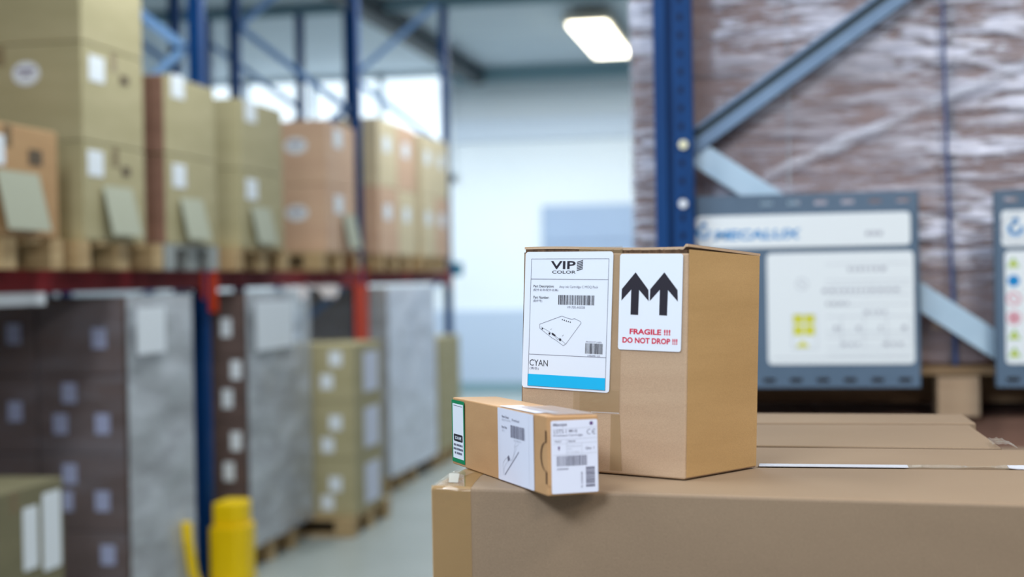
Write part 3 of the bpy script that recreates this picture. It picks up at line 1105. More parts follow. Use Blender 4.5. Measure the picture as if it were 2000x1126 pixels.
def wrap(x0, x1, y0, y1, z0, z1, mt_side, label, name='stretch_film'):
    m = MB()
    n, nz = 24, 36
    def grid(fn, nu):
        vs, fs = [], []
        for j in range(nz + 1):
            for i in range(nu + 1):
                vs.append(fn(i / nu, j / nz))
        for j in range(nz):
            for i in range(nu):
                a0 = j * (nu + 1) + i
                fs.append((a0, a0 + 1, a0 + nu + 2, a0 + nu + 1))
        m.add(vs, fs)
    def dd(y, z): return 0.012 * noise.noise(Vector((y * 4, x1, z * 5))) + 0.006 * noise.noise(Vector((y * 9, z * 14, x1)))
    grid(lambda u, v: (x1 + 0.014 + dd(y0 + (y1 - y0) * u, z0 + (z1 - z0) * v) * (math.sin(PI * min(1, max(0, u))) ** 0.3 if 0 < u < 1 else 0), y0 + (y1 - y0) * u, z0 + (z1 - z0) * v), n)
    o = m.build(name, mt_side, None, smooth=True)
    return tag(o, label, 'film')


def wrap_front(x0, x1, y, z0, z1, mt, label):
    m = MB()
    n, nz = 16, 30
    vs, fs = [], []
    for j in range(nz + 1):
        for i in range(n + 1):
            x = x0 + (x1 - x0) * i / n
            z = z0 + (z1 - z0) * j / nz
            vs.append((x, y - 0.010 - 0.006 * noise.noise(Vector((x * 7, y, z * 9))), z))
    for j in range(nz):
        for i in range(n):
            a0 = j * (n + 1) + i
            fs.append((a0, a0 + 1, a0 + n + 2, a0 + n + 1))
    m.add(vs, fs)
    o = m.build('stretch_film', mt, None, smooth=True)
    return tag(o, label, 'film')


wrap(0, XF, 5.79, 6.485, 0.1215, 1.503, 'film_glare', 'stretch film whitened for glancing light on the aisle side of the dark brown floor load')
wrap_front(-3.73, -2.86, 5.79, 0.1215, 1.503, 'film_dark', 'clear stretch film over the lilac labels of the dark brown floor load')
lp = MB().box(XF + 0.031, XF + 0.033, 5.85, 6.14, 1.24, 1.45).build('paper_sheet', 'bright_paper')
tag(lp, 'whitish document pouch on the whitened film nearest the camera', 'sheet')

labs = [[(-2.966, 0.54)], [(-2.922, 0.703)], [(-2.967, 0.931), (-2.915, 1.085)], [(-2.968, 1.313)]]
for (z0, z1, nm), ll in zip(lay, labs):
    if nm == 'bottom': ll = [(-2.95, 0.30)]
    if nm == 'second': ll = [(-2.966, 0.54), (-2.922, 0.703)]
    carton(-3.5, XF - 0.004, 7.20, 7.98, z0, z1, f'brown carton with blue-white labels, {nm} of the stack behind the yellow protector', 'kraft_shaded', G2,
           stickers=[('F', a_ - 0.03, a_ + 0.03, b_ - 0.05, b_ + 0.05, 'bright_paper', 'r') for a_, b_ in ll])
wrap(0, XF, 7.19, 8.22, 0.1215, 1.505, 'film_glare', 'stretch film whitened for glancing light on the stack behind the yellow protector')
lp = MB().box(XF + 0.031, XF + 0.033, 7.28, 7.86, 1.18, 1.45).build('paper_sheet', 'bright_paper')
tag(lp, 'whitish document pouch on the film behind the yellow protector', 'sheet')

lay3 = [(0.1205, 0.468, 'bottom'), (0.469, 0.816, 'middle'), (0.817, 1.165, 'top')]
l3 = [[(-2.732, 0.314), (-2.784, 0.20)], [(-2.725, 0.689), (-2.777, 0.552)], [(-2.718, 1.079), (-2.776, 0.939)]]
for (z0, z1, nm), ll in zip(lay3, l3):
    carton(-3.2, -2.602, 8.30, 8.90, z0, z1, f'{nm} olive carton of the stack sticking out into the aisle', 'kraft_olive', G2,
           stickers=[('F', a_ - 0.04, a_ + 0.04, b_ - 0.045, b_ + 0.045, 'bright_paper', 'oval' if False else 'r') for a_, b_ in ll] +
                    [('S', 8.50, 8.82, z0 + 0.04, z0 + 0.29, 'label2', 'r')])

for (z0, z1, nm) in lay:
    carton(-3.5, XF - 0.004, 9.95, 11.30, z0, z1, f'{nm} carton inside the pale wrapped load beyond the aisle stack', 'kraft', G2)
wrap(0, XF, 9.92, 11.33, 0.1215, 1.505, 'film_pale', 'pale stretch film on the tall floor load beyond the aisle stack')
wrap_front(-3.5, -2.85, 9.94, 0.1215, 1.505, 'film_glare', 'whitened film on the near end of the pale wrapped load')
for (z0, z1, nm) in ((0.1205, 0.435, 'bottom'), (0.436, 0.750, 'middle'), (0.751, 1.066, 'top')):
    carton(-3.5, XF, 11.46, 12.25, z0, z1, f'{nm} yellowish carton of the farthest floor stack', 'kraft_olive', G2)

# ================================================================== FOREGROUND: row of cartons used as a table
TZ = 1.330


def slab(pts, z0, z1):
    return MB().hexa([(*p, z0) for p in pts] + [(*p, z1) for p in pts])


G3 = 'long cartons pushed together as a table'
t1 = thing('large_carton', (-0.05, 1.55, 0), 'large front carton with glossy tape at its left corner, carrying the two small boxes', 'box', G3)
c1 = [(-0.3775, 1.4695), (0.300, 1.392), (0.300, 1.640), (-0.3700, 1.646)]
# body built as grid so the long lid can sag a little
slab(c1, 0, TZ).build('carton_body', 'kraft_big', t1, bevel=0.004, seg=3)


def edge_pt(x):  # front top edge
    return 1.4695 + (x + 0.3775) * (1.392 - 1.4695) / (0.6775)


# corner tape: front drop and top lap with a rounded end
tw = 0.0445
m = MB()
n = 14
xa, xb = -0.3772, -0.3772 + tw
fy = lambda x: edge_pt(x) - 0.0006
vs, fs = [], []
NZ = 44
for j in range(NZ + 1):
    z = 1.3262 - 0.33 * (j / NZ) ** 1.4
    for i in range(n + 1):
        x = xa + tw * i / n
        wv = 0.0018 * max(0, 1 - (1.3262 - z) / 0.05) * abs(noise.noise(Vector((x * 120, 0, z * 60))))
        vs.append((x, fy(x) - wv, z))
for j in range(NZ):
    for i in range(n):
        a0 = j * (n + 1) + i
        fs.append((a0, a0 + 1, a0 + n + 2, a0 + n + 1))
m.add(vs, fs)
tp = m.build('corner_tape', 'tape_gloss', t1, smooth=True)
# lap over the edge
m = MB()
vs, fs = [], []
for j in range(9):
    a_ = PI / 2 * j / 8
    for i in range(n + 1):
        x = xa + tw * i / n
        r_ = 0.0046 + 0.0012 * noise.noise(Vector((x * 90, j * 0.6, 2)))
        vs.append((x, fy(x) + 0.0046 - r_ * math.cos(a_), TZ - 0.004 + r_ * math.sin(a_)))
for j in range(8):
    for i in range(n):
        a0 = j * (n + 1) + i
        fs.append((a0, a0 + 1, a0 + n + 2, a0 + n + 1))
m.add(vs, fs).build('tape_fold', 'tape_gloss', tp, smooth=True)
top_pts = [(-0.3745, 1.4735), (-0.3325, 1.4685), (-0.336, 1.500), (-0.341, 1.552), (-0.338, 1.600), (-0.322, 1.642), (-0.3705, 1.642)]
MB().prism([(x, y, TZ + 0.0001) for x, y in top_pts], (0, 0, 0.0003)).build('tape_lap', 'tape_gloss', tp)
# puckered clear film at the left corner: low tent with creases
m = MB()
vs, fs = [], []
NU, NV = 16, 10
for j in range(NV + 1):
    v = j / NV
    for i in range(NU + 1):
        u = i / NU
        y = 1.474 + 0.100 * u
        x = -0.3765 + 0.024 * v * (0.35 + 0.65 * u)
        h = 0.0048 * math.sin(PI * min(1, v * 1.05)) * math.sin(PI * min(1.0, 0.04 + u * 0.8)) * (1 + 0.5 * noise.noise(Vector((u * 6, v * 9, 0))))
        vs.append((x, y, TZ + 0.0012 + max(0, h)))
for j in range(NV):
    for i in range(NU):
        a0 = j * (NU + 1) + i
        fs.append((a0, a0 + 1, a0 + NU + 2, a0 + NU + 1))
m.add(vs, fs).build('puckered_tape', 'cleartape', t1, smooth=True)
m = MB()
m.hexa([(-0.3640, 1.494, TZ + 0.001), (-0.3530, 1.492, TZ + 0.001), (-0.3530, 1.493, TZ + 0.001), (-0.3640, 1.495, TZ + 0.001),
        (-0.3650, 1.503, TZ + 0.0095), (-0.3535, 1.501, TZ + 0.0095), (-0.3535, 1.5015, TZ + 0.0095), (-0.3650, 1.5035, TZ + 0.0095)])
m.build('upturned_tape_end', clear('grey_tape_end', (0.34, 0.35, 0.32), 0.5, 0.3), t1)

for k, (pts, nm) in enumerate((
        ([(-0.374, 1.650), (0.285, 1.646), (0.279, 1.820), (-0.374, 1.846)], 'second long carton of the table row, just behind the silvery tape band'),
        ([(-0.374, 1.868), (0.256, 1.842), (0.250, 2.112), (-0.374, 2.112)], 'third long carton of the table row, with clear tape at its right end'),
        ([(-0.374, 2.136), (0.262, 2.136), (0.258, 2.270), (-0.374, 2.295)], 'fourth and farthest carton of the table row'))):
    t = thing('large_carton', (sum(q[0] for q in pts) / 4, sum(q[1] for q in pts) / 4, 0), nm, 'box', G3)
    slab(pts, 0, TZ).build('carton_body', 'kraft_big', t, bevel=0.0018, seg=2)
    if k == 1:
        m = MB()
        vs, fs = [], []
        for j in range(7):
            for i in range(11):
                u, v = i / 10, j / 6
                vs.append((0.245 + 0.030 * u, 1.838 + 0.055 * v, TZ + 0.004 + 0.006 * abs(noise.noise(Vector((u * 4, v * 4, 1)))) - 0.012 * max(0, u - 0.6)))
        for j in range(6):
            for i in range(10):
                a0 = j * 11 + i
                fs.append((a0, a0 + 1, a0 + 12, a0 + 11))
        m.add(vs, fs).build('end_tape', 'cleartape', t, smooth=True)

# clear tape with its shine painted silver, over the gap behind the front carton
def tape_band_run(x0, x1, name, mt, wdt, parent=None):
    m = MB()
    vs, fs = [], []
    N = 60
    for i in range(N + 1):
        x = x0 + (x1 - x0) * i / N
        y = 1.6490 - 0.012 * (x + 0.036)
        z = TZ + 0.0022 + (0.0012 * abs(noise.noise(Vector((x * 45, 0, 7)))) if name != 'packing_strap' else 0)
        tw_ = 0 if name == 'packing_strap' else 0.25 * noise.noise(Vector((x * 22, 4, 0)))
        for s in (-1, 1):
            for dz in (0, -0.0008):
                vs.append((x, y + s * wdt * math.cos(tw_), z + s * wdt * math.sin(tw_) + dz))
    for i in range(N):
        a, b = 4 * i, 4 * (i + 1)
        fs += [(a, a + 2, b + 2, b), (a + 1, b + 1, b + 3, a + 3), (a, b, b + 1, a + 1), (a + 2, a + 3, b + 3, b + 2)]
    fs += [(0, 1, 3, 2), (4 * N, 4 * N + 2, 4 * N + 3, 4 * N + 1)]
    return m.add(vs, fs).build(name, mt, parent)


st = tape_band_run(-0.036, 0.128, 'packing_strap', 'tape_shine', 0.0095)  # clear tape, silver colour paints in its shine
tag(st, 'clear tape band painted silver for its shine, across the gap behind the front carton', 'strap')
tape_band_run(0.128, 0.235, 'clear_tape_section', 'cleartape', 0.0095, st)
tape_band_run(0.235, 0.296, 'tape_shine_tail', 'tape_shine', 0.007, st)

# low carton beyond the right end of the row
carton(0.31, 0.95, 2.15, 2.95, 0, 1.20, 'brown carton lower than the table row, at its far right end', 'kraft_big', None, bevel=0.008)


# ================================================================== THE BIG BOX
FRb, FLb, BRb = Vector((-0.1124, 1.5275, 1.3312)), Vector((-0.3102, 1.6272, 1.3312)), Vector((-0.0386, 1.6348, 1.3312))
FRt, FLt, BRt = Vector((-0.1051, 1.5280, 1.5802)), Vector((-0.3012, 1.6289, 1.5862)), Vector((-0.0307, 1.6350, 1.5730))
_n = (FRb - FLb).cross(FLt - FLb)
_o = Vector((0, 0, 1.55))
_d = FRt - _o
FRt = _o + _d * ((FLb - _o).dot(_n) / _d.dot(_n))
BLb, BLt = FLb + (BRb - FRb), FLt + (BRt - FRt)
big = thing('shipping_box', tuple((FRb + BLb) / 2), 'upright kraft box with a white cyan label and a fragile arrows label', 'box')
ex = (FRb - FLb)
W = ex.length
ex.normalize()
ez = (FLt - FLb)
H = ez.length
ez.normalize()
nf = ex.cross(ez).normalized()   # points to camera side
if nf.y > 0:
    nf = -nf


def lerp(a, b, t): return a + (b - a) * t


gap = 0.0035
tt = 1 - (gap + 0.003) / H
body = MB().hexa([FLb, FRb, BRb, BLb, lerp(FLb, FLt, tt), lerp(FRb, FRt, tt), lerp(BRb, BRt, tt), lerp(BLb, BLt, tt)])


def two_tone(obj_, mat2, test):
    obj_.data.materials.append(M[mat2])
    for p_ in obj_.data.polygons:
        if test(p_):
            p_.material_index = 1


bo = body.build('carton_body', 'kraft', big, bevel=0.0022, seg=3)
# dark corrugated core showing between wall and lid flap
ins = 0.003
cen = (FRb + BLb) / 2


def inset(p, q=0.985):
    v = Vector((cen.x, cen.y, p.z))
    return v + (p - v) * q


t2 = 1 - 0.0028 / H
core = MB().hexa([inset(lerp(FLb, FLt, tt - 0.003)), inset(lerp(FRb, FRt, tt - 0.003)), inset(lerp(BRb, BRt, tt - 0.003)), inset(lerp(BLb, BLt, tt - 0.003)),
                  inset(lerp(FLb, FLt, t2)), inset(lerp(FRb, FRt, t2)), inset(lerp(BRb, BRt, t2)), inset(lerp(BLb, BLt, t2))])
core.build('corrugated_edge', 'core', big)
# lid flap with slightly ragged front edge
m = MB()
NX = 80
vs = []
bump_pts = []
for i in range(NX + 1):
    t = i / NX
    rag = 0.0007 * noise.noise(Vector((t * 60, 0, 0))) + 0.0004 * noise.noise(Vector((t * 200, 5, 0)))
    if t < 0.48:
        rag *= 0.35
    lift = 0.0006 * math.sin(t * PI * 2.2)
    if t > 0.985:
        lift += 0.0030
    pt = lerp(FLt, FRt, t)
    lo = pt + nf * (-0.0006 + rag) + Vector((0, 0, -0.0028 + lift + (0.0008 * noise.noise(Vector((t * 90, 9, 0))) if t > 0.6 else 0)))
    hi = pt + nf * (-0.0010 + rag) + Vector((0, 0, lift))
    bk = lerp(BLt, BRt, t)
    vs += [lo, hi, bk, bk + Vector((0, 0, -0.0028))]
fs = []
for i in range(NX):
    a0, b0 = 4 * i, 4 * (i + 1)
    for k in range(4):
        fs.append((a0 + k, b0 + k, b0 + (k + 1) % 4, a0 + (k + 1) % 4))
fs += [(0, 1, 2, 3), (4 * NX + 3, 4 * NX + 2, 4 * NX + 1, 4 * NX)]
m.add(vs, fs).build('lid_flap', 'kraft', big)
# left side flap edge: a second ply standing 3 mm out past the corner
sd = (FLb - BLb).normalized()
lf = -ex
m = MB()
m.hexa([FLb + lf * 0.0012 - sd * 0.004, FLb + lf * 0.0032 - sd * 0.004, FLb + lf * 0.0032 - sd * 0.12, FLb + lf * 0.0012 - sd * 0.12,
        lerp(FLb, FLt, 0.975) + lf * 0.0012 - sd * 0.004, lerp(FLb, FLt, 0.975) + lf * 0.0032 - sd * 0.004,
        lerp(FLb, FLt, 0.975) + lf * 0.0032 - sd * 0.12, lerp(FLb, FLt, 0.975) + lf * 0.0012 - sd * 0.12])
m.build('side_ply', 'core', big)


def face_pt(u, v, lift=0.0):
    return FLb + ex * u + ez * v + nf * lift


def quad_frame(tl, tr_, bl):
    O = face_pt(*tl)
    return O, face_pt(*tr_) - O, face_pt(*bl) - O


def sheet_on(tl, tr_, bl, rs, lift, thick, name, mt, par):
    O, ev, dv = quad_frame(tl, tr_, bl)
    P = Print(O, ev, dv, nf, lift)
    pts = rounded(0, 0, 1, 1, rs / ev.length, rs / dv.length, 5)
    o = MB().prism([P.P(*q) for q in pts], nf * thick).build(name, mt, par)
    return o, Print(O, ev, dv, nf, lift + thick + 0.00015)


# vertical tapes
m = MB()
u0_, u1_ = 0.0786, 0.1373
N = 30
top_ = [face_pt(u0_ + (u1_ - u0_) * i / N, 0.2525, 0.0010) for i in range(N + 1)]
bot_ = [face_pt(u0_ + 0.0045 + (u1_ - u0_ - 0.0045) * i / N, 0.0672 + (0.0009 if i % 2 else 0), 0.0006) for i in range(N + 1)]
vs = top_ + bot_
fs = [(i, i + 1, N + 2 + i, N + 1 + i) for i in range(N)]
tpv = m.add(vs, fs).build('sealing_tape', 'tape', big)
m = MB()
for i in range(N):
    if i > 8:
        p0 = face_pt(u0_ + 0.0045 + (u1_ - u0_ - 0.0045) * i / N, 0.0672, 0.0008)
        m.prism([p0, p0 + ex * 0.0011, p0 + ex * 0.0005 + ez * 0.0010], nf * 0.0002)
m.build('serrated_tape_end', 'label', tpv)
m = MB().prism([face_pt(0.1255, 0.066, 0.0003), face_pt(0.1255, 0.004, 0.0003), face_pt(0.1415, 0.004, 0.0003), face_pt(0.1373, 0.066, 0.0003)], nf * 0.0003)
m.build('lower_tape', 'tape', big)
m = MB()
vs, fs = [], []
NU, NV = 34, 16
for j in range(NV + 1):
    for i in range(NU + 1):
        u, v = i / NU, j / NV
        e = math.sin(PI * u) * math.sin(PI * v)
        h = 0.0009 + 0.0016 * e * abs(noise.noise(Vector((u * 7, v * 4, 3)))) + 0.0008 * e * abs(noise.noise(Vector((u * 20, v * 12, 8))))
        vs.append(face_pt(0.074 + 0.062 * u, 0.069 + 0.024 * v, h))
for j in range(NV):
    for i in range(NU):
        a0 = j * (NU + 1) + i
        fs.append((a0, a0 + 1, a0 + NU + 2, a0 + NU + 1))
m.add(vs, fs).build('wrinkled_tape', 'tape', big, smooth=True)

# ---- label A
la, p = sheet_on((0.0035, 0.2493), (0.1256, 0.2469), (0.0013, 0.0920), 0.004, 0.0012, 0.0003, 'product_label', 'label', big)
lw = 0.00055
p.line([(0.072, 0.052), (0.955, 0.052), (0.955, 0.985), (0.072, 0.985), (0.072, 0.052)], lw)
p.line([(0.072, 0.2), (0.955, 0.2)], lw)
p.line([(0.072, 0.752), (0.955, 0.752)], lw)
p.build('label_rules', 'ink_grey', la)
p.text('VIP', 0.300, 0.068, 0.585, 0.127, bold=0.022)
for k in range(6):
    t0 = 0.066 + k * 0.0118
    p.poly([(0.600, t0 + 0.008), (0.668, t0 - 0.006), (0.668, t0 + 0.001), (0.600, t0 + 0.015)])
p.text('COLOR', 0.318, 0.137, 0.588, 0.159, bold=0.012)
p.text('Part Description:', 0.105, 0.242, 0.345, 0.266, bold=0.012)
p.text('Part Number:', 0.108, 0.323, 0.292, 0.343, bold=0.012)
p.text('CYAN', 0.085, 0.790, 0.300, 0.836)
p.barcode(0.400, 0.314, 0.805, 0.384, 40, 11)
p.barcode(0.722, 0.655, 0.915, 0.730, 22, 5)
p.poly([(0.335, 0.594), (0.342, 0.588), (0.378, 0.604), (0.374, 0.616), (0.336, 0.604)])
p.disc(0.223, 0.562, 0.0010)
p.disc(0.434, 0.638, 0.0016)
p.disc(0.308, 0.596, 0.0013)
for k in range(5):
    p.disc(0.452 + k * 0.023, 0.492 + k * 0.0042, 0.0008, 8)
p.build('label_lettering', 'ink', la)
p.text('Assy ink Cartridge C MOQ Pack', 0.405, 0.245, 0.845, 0.268)
p.text('(配件名称/配件名稱)', 0.102, 0.270, 0.395, 0.290)
p.text('(配件号)', 0.105, 0.350, 0.212, 0.371)
p.text('VP-700-AS02B', 0.502, 0.393, 0.705, 0.410)
p.text('PRODUCT LABEL', 0.728, 0.640, 0.905, 0.651)
p.text('10009110', 0.752, 0.737, 0.886, 0.753)
p.text('(青色)', 0.088, 0.845, 0.195, 0.867)
body_pts = [(0.190, 0.530), (0.445, 0.466), (0.500, 0.478), (0.560, 0.488), (0.590, 0.482), (0.655, 0.500), (0.668, 0.512),
            (0.500, 0.668), (0.470, 0.680), (0.380, 0.640), (0.345, 0.630), (0.195, 0.560), (0.190, 0.530)]
p.line(body_pts, 0.0005)
p.line([(0.205, 0.548), (0.300, 0.580), (0.470, 0.652), (0.500, 0.668)], 0.0004)
p.line([(0.318, 0.568), (0.335, 0.560)], 0.0004)
p.line([(0.455, 0.612), (0.472, 0.602)], 0.0004)
p.line([(0.378, 0.604), (0.385, 0.628), (0.410, 0.640), (0.425, 0.625)], 0.0004)
p.build('small_print', 'ink_grey', la)
p.rect(0.066, 0.897, 0.955, 0.984)
p.lift -= 0.00005
p.build('cyan_band', 'ink_cyan', la)

# ---- label B
lb, p = sheet_on((0.1346, 0.2437), (0.2152, 0.2421), (0.1340, 0.1383), 0.003, 0.0012, 0.0003, 'fragile_label', 'label', big)


def arrow(dx):
    sc_x, sc_y = 1 / 630.0, 1 / 965.0
    A = [(222, 260), (352, 435), (355, 548), (258, 437), (250, 688), (172, 686), (178, 434), (78, 547), (82, 430)]
    pts = [((x + dx - 62 + (y - 75) * 0.019) * sc_x, (y - 76 - dx * 0.004) * sc_y) for x, y in A]
    # split into head and shaft so each polygon is simple
    p.poly([pts[0], pts[1], pts[2], pts[3], pts[6], pts[7], pts[8]])
    p.poly([pts[6], pts[3], pts[4], pts[5]])


arrow(0)
arrow(288)
p.build('up_arrows', 'ink', lb)
p.text('FRAGILE !!!', 0.185, 0.777, 0.832, 0.836, bold=0.035)
p.text('DO NOT DROP !!!', 0.072, 0.868, 0.945, 0.928, bold=0.035)
p.build('warning_lettering', 'ink_red', lb)

# right side panel gets a golden sheet that paints in its warmer light
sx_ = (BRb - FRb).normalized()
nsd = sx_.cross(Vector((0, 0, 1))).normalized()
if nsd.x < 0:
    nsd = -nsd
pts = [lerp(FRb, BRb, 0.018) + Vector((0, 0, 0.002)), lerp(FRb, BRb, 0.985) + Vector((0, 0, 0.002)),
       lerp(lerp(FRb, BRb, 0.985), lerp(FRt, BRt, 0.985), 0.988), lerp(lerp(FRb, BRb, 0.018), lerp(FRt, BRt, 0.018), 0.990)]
MB().prism([q + nsd * 0.0002 for q in pts], nsd * 0.0005).build('warm_side_sheet', 'kraft_warm_light', big)

# ================================================================== THE SMALL BOX
Nb, Rb, Lb = Vector((-0.2410, 1.4065, 1.3306)), Vector((-0.1924, 1.4307, 1.3306)), Vector((-0.3965, 1.6496, 1.3306))
Nt, Rt, Lt = Vector((-0.2406, 1.4066, 1.4112)), Vector((-0.1916, 1.4308, 1.4100)), Vector((-0.3952, 1.6499, 1.4097))
Kb, Kt = Lb + (Rb - Nb), Lt + (Rt - Nt)
sm = thing('cartridge_box', tuple((Nb + Kb) / 2), 'narrow long kraft box with tuck end, overhanging the front edge of the table carton', 'box')
MB().hexa([Nb, Rb, Kb, Lb, Nt, Rt, Kt, Lt]).build('carton_body', 'kraft_small', sm, bevel=0.0016, seg=3)
es_ = (Nb - Lb).normalized()       # along side face, left->near
ee = (Rb - Nb).normalized()
up_ = Vector((0, 0, 1))
ns = es_.cross(up_).normalized()
if ns.x > 0: ns = -ns
ne = ee.cross(up_).normalized()
if ne.y > 0: ne = -ne
SW, SH, EW = (Nb - Lb).length, 0.0788, (Rb - Nb).length


def fr(O, e, u0, u1, v0, v1, n, lift):
    """frame for a label: top-left at (u0, v1)"""
    O = Vector(O)
    o = O + e * u0 + up_ * v1
    return Print(o, e * (u1 - u0), up_ * (v0 - v1), n, lift)


def stick(O, e, u0, u1, v0, v1, n, name, mt, par, r=0.0015, lift=0.0004):
    P = fr(O, e, u0, u1, v0, v1, n, lift)
    pts = rounded(0, 0, 1, 1, r / (u1 - u0), r / (v1 - v0), 4)
    o = MB().prism([P.P(*q) for q in pts], n * 0.0002).build(name, mt, par)
    P.lift = lift + 0.00035
    return o, P


# green label at the far left of the side face
gl, p = stick(Lb, es_, 0.0018, 0.0455, 0.0036, 0.0768, ns, 'green_label', 'ink_green', sm, 0.0005)
p.rect(0.085, 0.055, 0.93, 0.935)
p.build('white_panel', 'label', gl)
p.lift += 0.00012
p.line([(0.17, 0.085), (0.86, 0.09)], 0.0006)
p.build('top_rule', 'ink_grey', gl)
p.poly(rounded(0.155, 0.545, 0.865, 0.660, 0.06, 0.018, 3))
p.build('black_button', 'ink', gl)
p.lift += 0.00012
p.text('SCAN ME', 0.27, 0.578, 0.76, 0.628, bold=0.02)
p.build('button_lettering', 'label', gl)
for t0, ws in ((0.70, ((0.16, 0.34), (0.38, 0.78), (0.81, 0.87))), (0.765, ((0.13, 0.36), (0.40, 0.88))), (0.83, ((0.22, 0.36), (0.40, 0.80)))):
    for a_, b_ in ws:
        x = a_
        while x < b_ - 0.02:
            p.rect(x, t0, min(x + 0.045, b_), t0 + 0.034)
            x += 0.062
p.build('faint_lines', 'ink_grey', gl)

# white wrap label on side + top
wl, p = stick(Lb, es_, 0.1545, 0.2560, 0.0012, 0.0792, ns, 'wrap_label', 'label2', sm, 0.001)
p.text('Part Desc:', 0.13, 0.095, 0.335, 0.128, bold=0.02)
p.text('Printhead', 0.42, 0.115, 0.62, 0.150)
p.text('Part No:', 0.12, 0.240, 0.275, 0.275, bold=0.02)
p.barcode(0.375, 0.205, 0.765, 0.375, 26, 21)
p.line([(0.19, 0.915), (0.60, 0.545)], 0.0012)
p.poly([(0.27, 0.66), (0.31, 0.625), (0.35, 0.68), (0.29, 0.72)])
p.build('label_lettering', 'ink_grey', wl)
p.text('(配件名称)', 0.12, 0.140, 0.385, 0.175)
p.text('(配件)', 0.12, 0.290, 0.205, 0.325)
p.text('VP-700-PH', 0.46, 0.392, 0.66, 0.420)
p.line([(0.15, 0.925), (0.14, 0.76), (0.20, 0.70), (0.27, 0.665), (0.36, 0.70), (0.42, 0.665), (0.46, 0.585), (0.50, 0.49), (0.58, 0.455), (0.60, 0.43)], 0.0005)
p.line([(0.19, 0.915), (0.16, 0.86), (0.20, 0.78), (0.28, 0.72)], 0.0004)
p.line([(0.46, 0.50), (0.50, 0.46), (0.52, 0.42)], 0.0005)
p.line([(0.40, 0.69), (0.45, 0.62), (0.54, 0.50)], 0.0005)
p.line([(0.05, 0.02), (0.05, 0.97)], 0.0003)
p.line([(0.88, 0.02), (0.88, 0.97)], 0.0003)
p.build('small_print', 'ink_pale', wl)
# folded-over portion on the top face
tn = (es_.cross(ee)).normalized()
if tn.z < 0: tn = -tn
o0 = Lt + Vector((0, 0, 0))
et_ = (Nt - Lt).normalized()
ed_ = (Rt - Nt).normalized()
pts = [o0 + et_ * 0.1545 + ed_ * 0.0010, o0 + et_ * 0.2560 + ed_ * 0.0010, o0 + et_ * 0.2560 + ed_ * 0.0262, o0 + et_ * 0.1545 + ed_ * 0.0262]
MB().prism([q + tn * 0.0006 for q in pts], tn * 0.0003).build('label_fold', 'label2', wl)
pts = [o0 + et_ * 0.170 + ed_ * 0.010, o0 + et_ * 0.285 + ed_ * 0.010, o0 + et_ * 0.285 + ed_ * 0.054, o0 + et_ * 0.170 + ed_ * 0.054]
MB().prism([q + tn * 0.0012 for q in pts], tn * 0.0002).build('top_tape', clear('top_tape_film', (0.62, 0.52, 0.48), 0.4, 0.2), sm)

# end face label
el, p = stick(Nb, ee, 0.0048, 0.0540, 0.0020, 0.0755, ne, 'end_label', 'label2', sm, 0.0015)
p.text('Memjet', 0.05, 0.035, 0.345, 0.088, bold=0.02)
p.text('LSTS.1', 0.06, 0.125, 0.330, 0.172)
p.text('MK-Q', 0.385, 0.128, 0.560, 0.172, bold=0.01)
p.text('Printhead Cartridge', 0.05, 0.188, 0.680, 0.228)
for (c_s, n0, n1) in ((0.825, 1.1, 2 * PI - 1.1), (0.935, 1.1, 2 * PI - 1.1)):
    rr2 = 0.0024
    pts_ = [(c_s + rr2 * math.cos(n0 + (n1 - n0) * i / 16) / p.ev.length, 0.168 - rr2 * math.sin(n0 + (n1 - n0) * i / 16) / p.dv.length) for i in range(17)]
    p.line([(max(0.7, a_), b_) for a_, b_ in pts_], 0.0006)
p.line([(0.935 - 0.0024 / p.ev.length, 0.168), (0.945, 0.168)], 0.0006)
p.text('Model #', 0.08, 0.272, 0.215, 0.302)
p.text('Internal', 0.365, 0.272, 0.515, 0.300, bold=0.01)
p.text('Qty: 1', 0.735, 0.375, 0.925, 0.418, bold=0.01)
p.barcode(0.115, 0.485, 0.765, 0.625, 30, 31)
p.barcode(0.735, 0.650, 0.93, 0.925, 26, 41, vertical=True)
p.text('A5004481', 0.115, 0.650, 0.360, 0.678)
p.text('PL 123456789', 0.630, 0.715, 0.668, 0.930, rot90=True)
p.build('label_lettering', 'ink_grey', el)
p.text('Manufactured', 0.345, 0.342, 0.64, 0.366)
p.text('Date:', 0.345, 0.382, 0.44, 0.402)
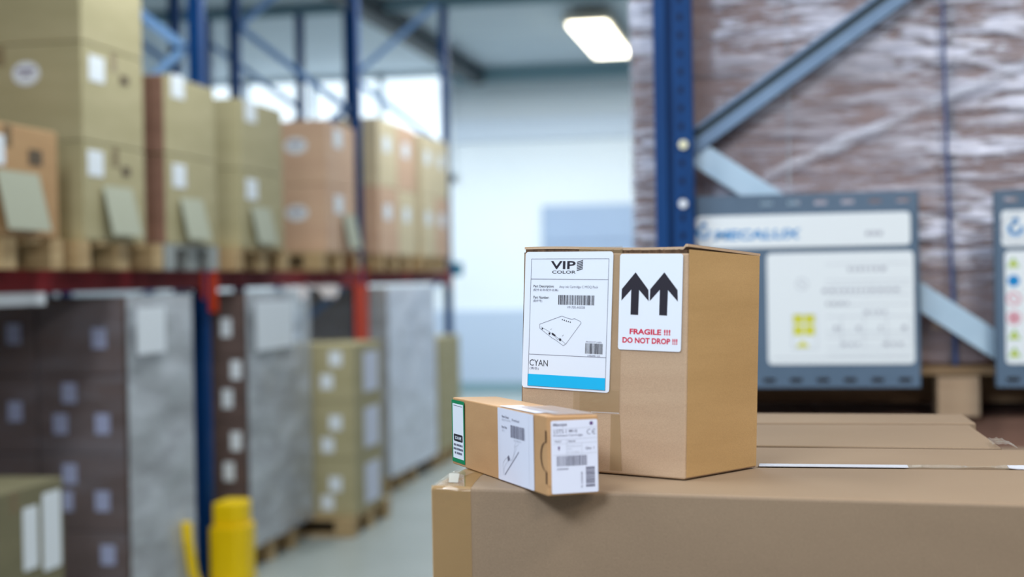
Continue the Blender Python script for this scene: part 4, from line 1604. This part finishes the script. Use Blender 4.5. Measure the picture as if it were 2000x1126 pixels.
p.text('12 15 2020', 0.345, 0.425, 0.60, 0.452)
p.line([(0.03, 0.262), (0.98, 0.252)], 0.0003)
p.line([(0.03, 0.322), (0.98, 0.312)], 0.0003)
p.line([(0.03, 0.472), (0.98, 0.458)], 0.0003)
p.line([(0.03, 0.118), (0.98, 0.106)], 0.0003)
p.line([(0.33, 0.26), (0.33, 0.468)], 0.0003)
p.line([(0.66, 0.32), (0.66, 0.464)], 0.0003)
p.build('small_print', 'ink_pale', el)
p.disc(0.868, 0.052, 0.0019)
p.disc(0.165, 0.368, 0.0011)
p.rect(0.152, 0.37, 0.178, 0.405)
p.build('dark_dot', 'purple', el)
# half-moon thumb cut and tuck slit at the near vertical edge
P = fr(Lb, es_, 0, SW, 0, SH, ns, 0.00025)
arcp = []
u_e = SW - 0.0015
for i in range(17):
    v = 0.0122 + (0.0662 - 0.0122) * i / 16
    arcp.append(v)


def cut_u(v):
    c = 0.0395
    d_ = abs(v - c)
    if d_ < 0.0145:
        return u_e - 0.0125 * math.sqrt(max(0, 1 - (d_ / 0.0145) ** 2)) ** 1.0 - 0.0012
    return u_e - 0.0006


m = MB()
N = 60
vs, fs = [], []
for i in range(N + 1):
    v = 0.0122 + (0.0662 - 0.0122) * i / N
    u = cut_u(v)
    a_ = Lb + es_ * u + up_ * v + ns * 0.0004
    b_ = Lb + es_ * (u + 0.0026) + up_ * v + ns * 0.0004
    vs += [a_, b_]
for i in range(N):
    fs.append((2 * i, 2 * i + 1, 2 * i + 3, 2 * i + 2))
m.add(vs, fs).build('notch_shade_strip', mat('notch_shade', (0.05, 0.018, 0.008), 0.9), sm)  # flat dark strip paints the shade inside the thumb cut
MB().prism([Nb + ee * 0.0006 + up_ * 0.010 + ne * 0.0002, Nb + ee * (EW - 0.001) + up_ * 0.010 + ne * 0.0002,
            Nb + ee * (EW - 0.001) + up_ * 0.0775 + ne * 0.0002, Nb + ee * 0.0006 + up_ * 0.0775 + ne * 0.0002],
           ne * 0.0002).build('tuck_flap', 'kraft_small', sm)
